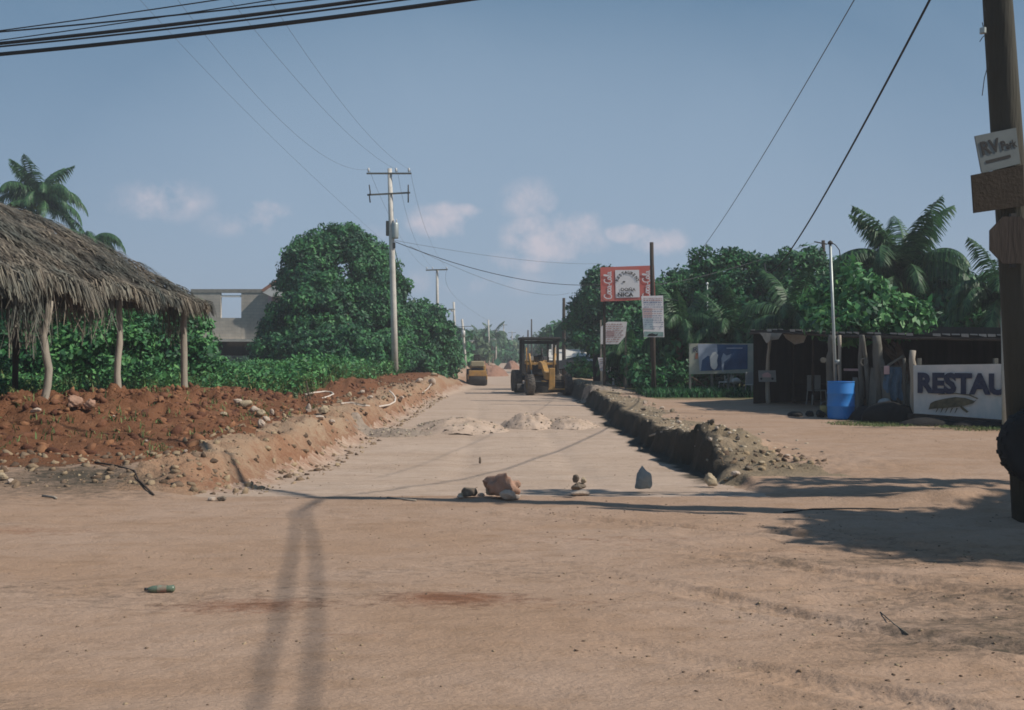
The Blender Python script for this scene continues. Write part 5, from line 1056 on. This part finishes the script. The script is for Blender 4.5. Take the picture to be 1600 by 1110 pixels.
t = thing('white_tank', gp(899, 70), 'white tank partly hidden by the awning beside the road', 'tank'); c = P(898, 583, 70) - t.location; MB().lathe([(.001, -.45), (.42, -.45), (.47, -.35), (.47, .3), (.38, .42), (.001, .45)], 18, c).build('shell', M_white, t, smooth=True); MB().box(c + Vector((0, 0, -.75)), (.8, .8, .6)).build('stand', M_wood, t)
c = gp(906, 60); V = rock_verts(ICO3[0], 140, .3) * np.array([.8, .6, .85]); V[:, 2] = np.maximum(V[:, 2], -.2); tag(link('earth_pile', npmesh('pile', V, ICO3[1], smooth=True), M_clod, None, c), 'brown pile of earth beside the dark roadside pole', 'earth pile')
rs = gp(985, 46); t = thing('restaurant_shelter', rs, 'dark open restaurant shelter with pale posts behind the white sign', 'shelter'); ra = lambda px, py, Y=46: P(px, py, Y) - rs
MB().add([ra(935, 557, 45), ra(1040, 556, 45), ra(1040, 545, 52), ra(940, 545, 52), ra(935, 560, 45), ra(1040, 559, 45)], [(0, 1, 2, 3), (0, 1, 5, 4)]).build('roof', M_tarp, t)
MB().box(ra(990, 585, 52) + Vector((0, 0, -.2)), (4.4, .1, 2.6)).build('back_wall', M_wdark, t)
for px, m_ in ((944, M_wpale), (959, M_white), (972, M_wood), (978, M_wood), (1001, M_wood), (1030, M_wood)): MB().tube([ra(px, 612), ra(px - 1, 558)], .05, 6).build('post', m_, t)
for px, pyt, w_, h_, m_ in ((951, 572, .22, .7, M_white), (970, 575, .25, .8, M_sgrey), (960, 560, .6, .1, M_white)): MB().box(ra(px, pyt, 45.6), (w_, .03, h_)).build('hanging_sheet', m_, t, bevel=.01)
def chair(loc, label, s=1.0, m=M_white):
    t = thing('plastic_chair', loc, label, 'chair', 'white chairs in the shade', rz=random.uniform(-1, 1))
    for x in (-.2, .2):
        for y in (-.2, .2): MB().tube([(x * 1.15, y * 1.15, 0), (x, y, .43)], .02, 6).build('leg', m, t)
    MB().box((0, 0, .44), (.44, .44, .04)).build('seat', m, t, bevel=.01); MB().box((0, .22, .67), (.42, .03, .44)).build('backrest', m, t, bevel=.01)
chair(gp(1000, 44.5), 'pale plastic chair in the dark restaurant shelter'); chair(gp(1135, 37), 'pale plastic chair seen below the faded billboard'); chair(gp(1178, 34), 'pale chair in shade right of the faded billboard', m=M_sgrey); chair(gp(1222, 31), 'pale chair deep inside the open shack', m=M_sgrey); chair(gp(1276, 29), 'pale chair inside the shack left of the barrel', m=M_sgrey)

# ---------------------------------------------------------------- road grader
gfx, gfy = (857 - CX) / F * 47.0, 47.0; yaw = math.atan2(-.60, 5.2)  # nose points at the camera
gz = Hs(gfx, gfy)
gr = thing('road_grader', (gfx, gfy, gz), 'yellow road grader with dark canopy cab facing down the road', 'road grader', rz=.10)
# local frame: front axle at y=0, machine runs back along +y, x to the right as the camera sees it
def wheel(c, R, w_, m=None, steer=0.0):
    o = bpy.data.objects.new('wheel', None); COL.objects.link(o); o.parent = gr_; o.location = c; o.rotation_euler = (0, 0, steer)
    h = w_ / 2; pr = [(R * .55, -h * .8), (R * .62, -h), (R * .9, -h), (R, -h * .75), (R, h * .75), (R * .9, h), (R * .62, h), (R * .55, h * .8), (R * .55, -h * .8)]
    mb = MB().lathe(pr, 28, (0, 0, 0), 'X')
    for k in range(22):
        for sd in (-1, 1):
            a = 2 * math.pi * (k + .25 * sd) / 22; Rm = Matrix.Rotation(a, 3, 'X'); mb.box(Rm @ Vector((sd * h * .45, 0, R + .005)), (h * .95, R * .09, .05), Rm @ Matrix.Rotation(sd * .5, 3, 'Z'))
    mb.build('tyre', m or M_tyre, o); MB().lathe([(.001, -h * .3), (R * .2, -h * .35), (R * .22, -h * .6), (R * .5, -h * .5), (R * .56, -h * .8), (R * .56, h * .8), (R * .5, h * .5), (.001, h * .4)], 20, (0, 0, 0), 'X').build('rim', M_rim, o, smooth=True)
gr_ = gr
M_rim = mat('rim_paint', (.20, .14, .06), .8, .4, 5)
for x in (-.92, .92): wheel((x, 0, .50), .50, .36, steer=.10)
for x in (-1.02, 1.02):
    for y in (4.6, 5.9): wheel((x, y, .56), .56, .42)
G = lambda nm, m, b=0.0, par=None, sm=False: None
MB().box((0, 0, .55), (1.5, .22, .22)).build('front_axle', M_mach, gr, bevel=.02)
MB().beam((-.75, -.05, .78), (.75, -.05, .72), .07, .07).build('tie_rod', M_mach, gr)
MB().beam((0, -.25, .95), (0, .55, 1.0), .34, .36).build('frame_nose', M_yel, gr, bevel=.02)
gn = MB(); pts = [(0, .3, .86), (0, .9, 1.12), (0, 1.7, 1.42), (0, 2.6, 1.5), (0, 3.3, 1.3)]
for a, b in zip(pts[:-1], pts[1:]): gn.beam(a, b, .26, .30)
gn.build('gooseneck_beam', M_yel, gr, bevel=.015)
MB().box((.12, -.34, .82), (.30, .08, 1.05)).build('front_plate', M_yel, gr, bevel=.03)
MB().box((.35, -.34, .32), (.80, .10, .08)).build('front_step', M_yel, gr, bevel=.01)
MB().tube([(0, .2, .6), (0, 2.4, .62)], .06, 8).build('drawbar', M_yel, gr); MB().lathe([(.45, -.04), (.58, -.04), (.58, .04), (.45, .04), (.45, -.04)], 28, (0, 2.2, .55)).build('circle_gear', M_mach, gr)
bl_ = MB(); prof = [(.0, .08), (-.08, .16), (-.11, .30), (-.08, .44), (.0, .52)]
vs = [Vector((x, 2.2 + p * 1 + x * .25, z)) for x in (-1.35, 1.35) for p, z in prof] + [Vector((x, 2.24 + p + x * .25, z)) for x in (-1.35, 1.35) for p, z in prof]
bl_.add(vs, [(i, i + 1, i + 6, i + 5) for i in range(4)] + [(10 + i, 15 + i, 16 + i, 11 + i) for i in range(4)] + [(0, 5, 15, 10), (4, 14, 19, 9)]); bl_.build('blade', M_mach, gr, smooth=False)
MB().box((0, -.05, .28), (1.5, .10, .26)).build('scarifier', M_mach, gr, bevel=.02)
for x in (-.55, .60): 
    MB().tube([(x * .9, 2.35, .6), (x, 2.5, 1.25)], .035, 8).build('lift_ram', M_steel, gr, smooth=True); MB().tube([(x, 2.5, 1.2), (x * 1.18, 2.55, 2.05)], .06, 8).build('lift_cylinder', M_yel, gr, smooth=True)
MB().beam((-.75, 2.55, 1.52), (.75, 2.55, 1.52), .12, .12).build('lift_yoke', M_yel, gr, bevel=.01)
# cab / canopy
cy0, cy1, cw, zt = 3.0, 4.3, .90, 2.78
for x in (-cw, cw):
    for y in (cy0, cy1): MB().beam((x, y, .95), (x, y, zt - .02), .13, .13).build('cab_pillar', M_mach, gr, bevel=.01)
MB().beam((.38, cy0, 1.5), (.38, cy0, zt - .1), .09, .09).build('cab_pillar', M_mach, gr)
MB().box((0, (cy0 + cy1) / 2, zt + .04), (2.06, 1.75, .16)).build('cab_roof', M_mach, gr, bevel=.04)
MB().box((0, cy0 - .03, 2.62), (1.8, .05, .16)).build('cab_header', M_mach, gr)
MB().box((0, (cy0 + cy1) / 2, 1.0), (1.8, 1.4, .12)).build('cab_floor', M_mach, gr)
MB().box((-.0, cy0, 1.28), (1.7, .06, .42)).build('cab_front_panel', M_mach, gr, bevel=.02)
MB().box((-cw + .02, (cy0 + cy1) / 2, 1.35), (.05, 1.2, .6)).build('cab_side_panel', M_mach, gr)
MB().box((0, 3.75, 1.28), (.5, .45, .12)).build('seat', M_mach, gr, bevel=.04); MB().box((0, 3.98, 1.62), (.5, .12, .62)).build('seat_back', M_mach, gr, bevel=.05)
sw = [Vector((.0 + .2 * math.cos(a), 3.28 + .06 * math.sin(a), 1.78 + .18 * math.sin(a))) for a in [2 * math.pi * k / 20 for k in range(21)]]
MB().tube(sw, .018, 6, caps=False).build('steering_wheel', M_mach, gr, smooth=True); MB().tube([(0, 3.15, 1.3), (0, 3.28, 1.78)], .03, 6).build('steering_column', M_mach, gr)
for i in range(4): MB().tube([(-.4 + .1 * i, 3.12, 1.4), (-.42 + .1 * i, 3.2, 1.85)], .012, 5).build('lever', M_yel, gr)
for i in range(3): MB().tube([(.25 + .1 * i, 3.12, 1.4), (.27 + .1 * i, 3.2, 1.85)], .012, 5).build('lever', M_yel, gr)
MB().tube([(-cw - .15, 3.0, 1.62), (-cw, 3.0, 1.62)], .02, 6).build('mirror_arm', M_mach, gr); MB().box((-cw - .2, 3.0, 1.62), (.12, .03, .2)).build('mirror', M_mach, gr, bevel=.01)
MB().box((0, 5.4, 1.25), (1.15, 2.2, .85)).build('engine_hood', M_yel, gr, bevel=.05); MB().tube([(.35, 5.2, 1.65), (.35, 5.2, 2.35)], .05, 8).build('exhaust_stack', M_mach, gr, smooth=True)
MB().box((0, 5.25, .72), (1.5, 2.6, .25)).build('rear_frame', M_mach, gr, bevel=.03)
for x in (-.3, .4): MB().lathe([(.001, 0), (.08, 0), (.09, .06), (.001, .07)], 12, (x, cy0 - .12, 1.5), 'Y').build('headlight', M_porc, gr, smooth=True)
for x in (-.72, .72): MB().tube([(x, 3.0, 1.05), (x * 1.05, 2.9, 2.35)], .03, 6).build('grab_rail', M_yel, gr, smooth=True)

# ---------------------------------------------------------------- yellow roller
ro = gp(746, 72); gr_ = rl = thing('road_roller', ro, 'small yellow roller or compactor parked farther up the road', 'road roller', rz=.06)
MB().lathe([(.001, -.62), (.42, -.62), (.45, -.58), (.45, .58), (.42, .62), (.001, .62)], 28, (0, 0, .45), 'X').build('front_drum', M_mach, rl, smooth=True)
for x in (-.68, .68): MB().box((x, .2, .55), (.08, 1.1, .3)).build('drum_yoke', M_yel, rl, bevel=.02)
MB().box((0, -.35, .78), (1.30, .18, .36)).build('front_beam', M_yel, rl, bevel=.04)
MB().box((.05, 1.4, 1.02), (1.15, 1.9, .55)).build('engine_hood', M_yel, rl, bevel=.06); MB().box((.02, .42, .95), (.9, .04, .32)).build('grille', M_mach, rl)
for x in (-.62, .62): wheel((x, 2.1, .5), .5, .34)
MB().box((.02, .5, 1.36), (1.0, .4, .36)).build('water_tank', mat('cream_paint', (.42, .37, .24), .7, .2, 4), rl, bevel=.05)
MB().box((0, 1.7, 1.45), (.5, .45, .12)).build('seat', M_mach, rl, bevel=.03); MB().box((0, 1.95, 1.7), (.5, .1, .5)).build('seat_back', M_mach, rl, bevel=.03)
MB().tube([Vector((.18 * math.cos(a), 1.1, 1.72 + .1 * math.sin(a))) for a in [2 * math.pi * k / 16 for k in range(17)]], .03, 6, caps=False).build('steering_wheel', M_mach, rl)
MB().tube([(0, .9, 1.4), (0, 1.1, 1.72)], .03, 6).build('steering_column', M_mach, rl)
rl.scale = (1.02, 1, 1.2)

# ---------------------------------------------------------------- things on the road and on the earth banks
M_gravel = mat('grey_gravel', (.33, .265, .21), .95, .4, 6, .6, 40)
def heap(name, px, pyb, w_px, h_px, dep, label, cat, m, seed, group=None, pebbles=500):
    Y = None; c = hit(px, pyb); s = c.y / F; c.y += dep * .5; c.z = Hs(c.x, c.y); n = 44; g_ = np.linspace(-1, 1, n); xx, yy = np.meshgrid(g_, g_, indexing='ij')
    rr_ = np.sqrt(xx ** 2 + yy ** 2) + .16 * fbm(xx * 1.7 + seed, yy * 1.7, 3, seed); hh = h_px * s * np.clip(1 - rr_ ** 2.2, 0, 1) ** 1.1 * (1 + .3 * fbm(xx * 3 + seed, yy * 3, 3, seed + 1)) + .02 * fbm(xx * 12, yy * 12, 2, seed)
    X_ = xx * w_px * s * .5; Y_ = yy * dep; Z_ = H(X_ + c.x, Y_ + c.y) - c.z - .03 + np.where(rr_ < 1, hh + .01, -.02); ii = np.arange(n * n).reshape(n, n)
    V = np.stack([X_, Y_, Z_], -1).reshape(-1, 3); q = np.stack([ii[:-1, :-1], ii[1:, :-1], ii[1:, 1:], ii[:-1, 1:]], -1).reshape(-1, 4)
    o = tag(link(name, npmesh(name, V, q, smooth=True), m, None, c), label, cat, group)
    rg = np.random.default_rng(seed + 5); k = rg.integers(0, len(V), pebbles); k = k[np.hypot(xx.ravel()[k], yy.ravel()[k]) < 1.05]
    tag(link('loose_stones', scatter('loose_stones', tvr, tf, V[k] + rg.normal(size=(len(k), 3)) * np.array([.03, .03, .003]), .008 + .035 * rg.uniform(0, 1, len(k)) ** 3, rg), M_peb if m is not M_red else M_clod, o), kind='stuff'); return o
GG = 'low gravel dumps across the road'
heap('gravel_heap', 718, 677, 170, 21, 1.2, 'widest low gravel heap on the left half of the road', 'gravel heap', M_road, 3, GG, 450)
heap('gravel_heap', 690, 668, 90, 10, .7, 'flat gravel spill at the left edge of the road', 'gravel heap', M_gravel, 4, GG, 400)
heap('gravel_heap', 830, 669, 96, 21, 1.1, 'pale rounded gravel heap in the middle of the road', 'gravel heap', M_road, 5, GG, 250)
heap('gravel_heap', 893, 669, 92, 15, 1.0, 'low gravel heap on the right half of the road', 'gravel heap', M_road, 6, GG, 250)
heap('gravel_heap', 610, 682, 130, 12, .8, 'gravel fan along the foot of the left bank', 'gravel heap', M_gravel, 8, GG, 500)
heap('gravel_heap', 948, 609, 100, 6, 1.2, 'pale gravel mound at the far end of the spoil bank', 'gravel heap', M_gravel, 9, GG, 500)
M_far = mat('far_red_earth', (.34, .19, .13), .95, .35, 1.5, .6, 8)
heap('red_earth_pile', 768, 588, 60, 17, 5, 'far red earth pile at the left of the road beyond the roller', 'earth pile', M_far, 11, None, 60)
heap('red_earth_pile', 800, 577, 26, 12, 5, 'smaller far red earth pile near the road bend', 'earth pile', M_far, 12, None, 40)
def stonemat(nm, c, c2): return mat(nm, c, .9, .3, 9, .5, 45, color2=c2)
M_s1 = stonemat('stone_pink', (.40, .25, .18), (.27, .16, .11)); M_s2 = stonemat('stone_pale', (.50, .42, .34), (.38, .30, .24)); M_s3 = stonemat('stone_dark', (.20, .16, .12), (.12, .10, .08)); M_s4 = stonemat('stone_grey', (.30, .32, .31), (.22, .24, .235)); M_s5 = stonemat('stone_yellow', (.44, .36, .24), (.30, .24, .17))
def stone(px, pyb, w_px, h_px, m, seed, label, rough=.3, dep=.8, lift=0.0, Y=None, rot=0.0, taper=0.0, group='stones and cairns laid across the road end'):
    c = hit(px, pyb) if Y is None else gp(px, Y); s = c.y / F; V = rock_verts(ICO4[0], seed, rough); V = V - (V.max(0) + V.min(0)) / 2; V /= (V.max(0) - V.min(0)); V[:, 2] = np.maximum(V[:, 2], -.34) + .04; V[:, :2] *= (1 - taper * (V[:, 2:3] + .1))
    rs_ = np.random.default_rng(seed)
    for q_ in (14, 26, 47): V = V * (1 + (.5 / q_) * np.sin(V @ (rs_.normal(size=3) * q_) + rs_.uniform(0, 6)))[:, None]
    V *= np.array([w_px * s, w_px * s * dep, h_px * s]); V[:, 2] += h_px * s * .42
    if rot: V = V @ np.array(Matrix.Rotation(rot, 3, 'Z'))
    return tag(link('stone', npmesh('stone', V, ICO4[1], smooth=False), m, None, c + Vector((0, 0, lift))), label, 'stone', group), s
stone(733, 778, 26, 16, M_s3, 1, 'dark round stone at the left end of the stone row'); stone(723, 778, 15, 9, M_s5, 2, 'small tan stone touching the dark round one'); stone(719, 780, 10, 6, M_s2, 3, 'tiny pale stone farthest left in the row')
stone(783, 778, 58, 42, M_s1, 27, 'biggest rugged pinkish stone in the row', .9); stone(770, 776, 22, 22, M_s5, 6, 'tan stone leaning on the left of the pinkish one', .4)
stone(793, 783, 26, 18, M_s2, 5, 'white lumpy stone in front of the pinkish one', .5); stone(806, 781, 14, 8, M_s2, 9, 'small white stone right of the lumpy white one'); stone(804, 766, 20, 16, M_s1, 12, 'reddish stone jutting at the right of the pinkish one', .5); stone(752, 776, 12, 6, M_s2, 15, 'flat pale chip between dark and pinkish stones')
_, s = stone(906, 775, 31, 11, M_s2, 7, 'flat pale base stone of the three stone cairn', .2)
stone(904, 775, 24, 13, M_s3, 8, 'dark middle stone of the three stone cairn', .3, lift=9.5 * s, Y=10.68); stone(900, 775, 11, 15, M_s3, 10, 'little pointed stone on top of the cairn', .4, lift=20 * s, Y=10.68); stone(912, 775, 9, 12, M_s5, 13, 'small tan stone beside the cairn tip', .3, lift=20 * s, Y=10.68)
stone(1006, 769, 27, 42, M_s4, 31, 'upright grey stone standing alone in the row', .3, taper=.42); stone(1110, 762, 21, 24, M_s5, 14, 'tan upright stone at the right end of the row', .35, taper=.5); stone(1106, 750, 9, 9, M_s3, 16, 'small dark stone on the tan end stone', lift=.0)
stone(346, 783, 15, 8, M_s3, 17, 'dark stone on the street edge by the left bank', group=None); stone(330, 783, 12, 6, M_s2, 18, 'pale stone beside the dark one at the left bank', group=None)
stone(750, 726, 4, 12, M_s3, 19, 'thin upright stub in the roadbed', group=None)
GS = 'pale rubble stones in the red earth'
rsn = random.Random(3)
spots = [(383, 632, 22, 14), (372, 628, 14, 9), (398, 640, 18, 12), (408, 646, 14, 12), (416, 655, 12, 10), (425, 645, 7, 12), (349, 647, 12, 6), (408, 662, 12, 14), (482, 638, 9, 16), (505, 640, 18, 14), (500, 655, 14, 8), (518, 660, 12, 8), (545, 617, 9, 10), (566, 613, 8, 6),
         (578, 622, 10, 6), (600, 622, 8, 8), (56, 642, 16, 8), (118, 628, 24, 22), (140, 632, 22, 20), (148, 745, 5, 4), (178, 652, 5, 4), (4, 745, 16, 12), (16, 752, 12, 8), (627, 622, 10, 6), (640, 620, 8, 5), (655, 596, 12, 9), (675, 598, 12, 12), (678, 585, 10, 6), (229, 690, 5, 4), (290, 705, 6, 5), (530, 628, 10, 6)]
SPL = {0: 'largest flat white stone of the cluster on the red earth', 1: 'white stone at the upper left of the white cluster', 2: 'pale stone just below the largest flat white one', 3: 'white stone in the lower part of the white cluster', 5: 'narrow upright white chip at the right of the cluster',
       6: 'lone whitish stone left of the white cluster', 7: 'lowest pale stone of the white cluster', 8: 'slim upright pale stone beside the gap bush', 9: 'pale stone below the folded white pipe', 14: 'small stone above the curve of the long white pipe', 16: 'pale stone near the first crooked roof post', 17: 'big pinkish stone between the first and second roof posts',
       18: 'second big pinkish stone, touching the bigger one', 21: 'pale stone at the far left foot of the red heap', 25: 'pale stone beside the short white stick', 26: 'white stone just right of the tall concrete pole'}
for i, (px, py, w_, h_) in enumerate(spots):
    o, _ = stone(px, py + h_ / 2, w_, h_, M_s1 if px in (118, 140) else (M_s2 if i % 3 else M_s5), 200 + i, SPL.get(i, 'pale rubble stone lying in the loose red earth'), .45, group=GS)
GP = 'larger pebbles on the spoil bank right of the road'
for i, (px, py, w_, h_) in enumerate([(1008, 632, 7, 6), (1022, 634, 6, 5), (1005, 643, 9, 6), (1035, 640, 8, 5), (1050, 645, 8, 7), (1058, 656, 7, 5), (1062, 662, 7, 5), (1044, 657, 6, 4), (1113, 664, 8, 8), (1120, 672, 7, 5), (1124, 690, 9, 6), (1153, 690, 8, 9), (1140, 680, 6, 5), (1168, 685, 7, 5), (1180, 695, 6, 5),
                                      (1110, 693, 6, 7), (1200, 712, 9, 6), (1215, 722, 10, 6), (1230, 716, 10, 6), (1190, 727, 12, 6), (1170, 735, 12, 7), (1150, 745, 14, 8), (1135, 752, 10, 6), (1160, 720, 8, 5), (1045, 671, 5, 4), (968, 617, 6, 4), (934, 611, 5, 4), (985, 622, 6, 4)]):
    stone(px, py, w_, h_, (M_s2, M_s5, M_s3)[(i * 7) % 3 if px < 1190 else i % 3], 300 + i, {14: 'dark stone lying highest on the slope of the spoil mound', 8: 'pale stone right at the peak of the spoil mound', 11: 'pale stone on the right flank of the spoil mound', 21: 'stone at the lower front foot of the spoil mound', 18: 'stone farthest right of the spoil mound', 25: 'lone pebble near the far end of the spoil bank'}.get(i, 'pebble or small stone on the spoil bank'), .3, group=GP)
# white plastic pipes
M_pvc = mat('white_pvc', (.66, .58, .50), .6, .15, 6, spec=.4)
def pipe(pts, r, label, group='white plastic pipes on the red earth', lift=.03):
    q = [hit(px, py, 14, 60) for px, py in pts]; y0 = sorted(p.y for p in q)[len(q) // 2]; q2 = []
    for (px, py), p in zip(pts, q):
        y = min(max(p.y, y0 - 1.2), y0 + .6)
        for _ in range(40):
            w = P(px, py, y)
            if w.z > Hs(w.x, w.y) + r * .8: break
            y -= .12
        q2.append(w)
    q = q2
    tag(MB().tube([p - q[0] for p in q], r, 8).build('plastic_pipe', M_pvc, loc=q[0], smooth=True), label, 'pipe', group)
pipe([(461, 610), (479, 603.5), (498, 596)], .022, 'straight white pipe sticking up from the earth')
pipe([(470, 618), (490, 614), (508, 612), (518, 613.5), (521, 616), (514, 619.5), (503, 623)], .026, 'folded white pipe with a hook bend')
pipe([(533, 631), (548, 629.5), (570, 634), (590, 636), (608, 633), (617, 628), (618, 622), (613, 615), (608, 611)], .026, 'long white pipe curling up at its right end')
pipe([(660, 614), (668, 608), (674, 600)], .02, 'short white stick near the foot of the tall pole', lift=.05)
# glass bottle, stick, hose, crushed odds
bo = thing('bottle', hit(251, 926), 'crushed greenish plastic bottle lying on the dirt street', 'bottle', rz=.12)
M_bot = mat('bottle_green', (.14, .19, .13), .25, .3, 20, spec=.6); ptsb = [(-.09, 0), (-.08, .012), (-.055, .022), (0, .025), (.05, .021), (.08, .024), (.09, .012), (.09, 0)]
mbb = MB().lathe([(max(r_, .001), x) for x, r_ in ptsb], 18, (0, 0, .022), 'X'); mbb.build('shell', M_bot, bo, smooth=True)
MB().lathe([(.0255, -.02), (.0245, .04)], 18, (0, 0, .022), 'X').build('label', mat('bottle_label', (.20, .24, .18), .6, .3, 30, color2=(.26, .12, .09)), bo, smooth=True)
MB().lathe([(.001, -.105), (.011, -.105), (.011, -.086), (.001, -.086)], 12, (0, 0, .022), 'X').build('cap', M_black, bo, smooth=True)
def strip(pts, r, label, m, name, cat):
    q = [hit(*p) + Vector((0, 0, r)) for p in pts]; tag(MB().tube([p - q[0] for p in q], r, 6).build(name, m, loc=q[0], smooth=True), label, cat)
strip([(1224, 802), (1245, 800), (1270, 797), (1285, 797), (1330, 796), (1405, 797.5)], .007, 'thin black hose lying on the dirt before the shaded ground', M_cable, 'hose', 'hose')
strip([(1376, 958), (1398, 977), (1420, 993)], .0035, 'thin brown stick lying on the churned dirt', M_wood, 'stick', 'stick')
strip([(605, 779), (630, 782), (650, 784)], .01, 'pale flattened stick where the road meets the street', M_wpale, 'stick', 'stick')
strip([(66, 777), (84, 779), (88, 781)], .012, 'small pale stick at the foot of the left bank', M_wpale, 'stick', 'stick')
strip([(148, 724), (185, 730), (210, 738), (216, 752), (240, 775)], .011, 'dark root curving down the left bank', M_wdark, 'root', 'root')
strip([(1015, 684), (1035, 678), (1052, 669)], .02, 'pale branch lying across the shaded cut', M_wpale, 'branch', 'branch')
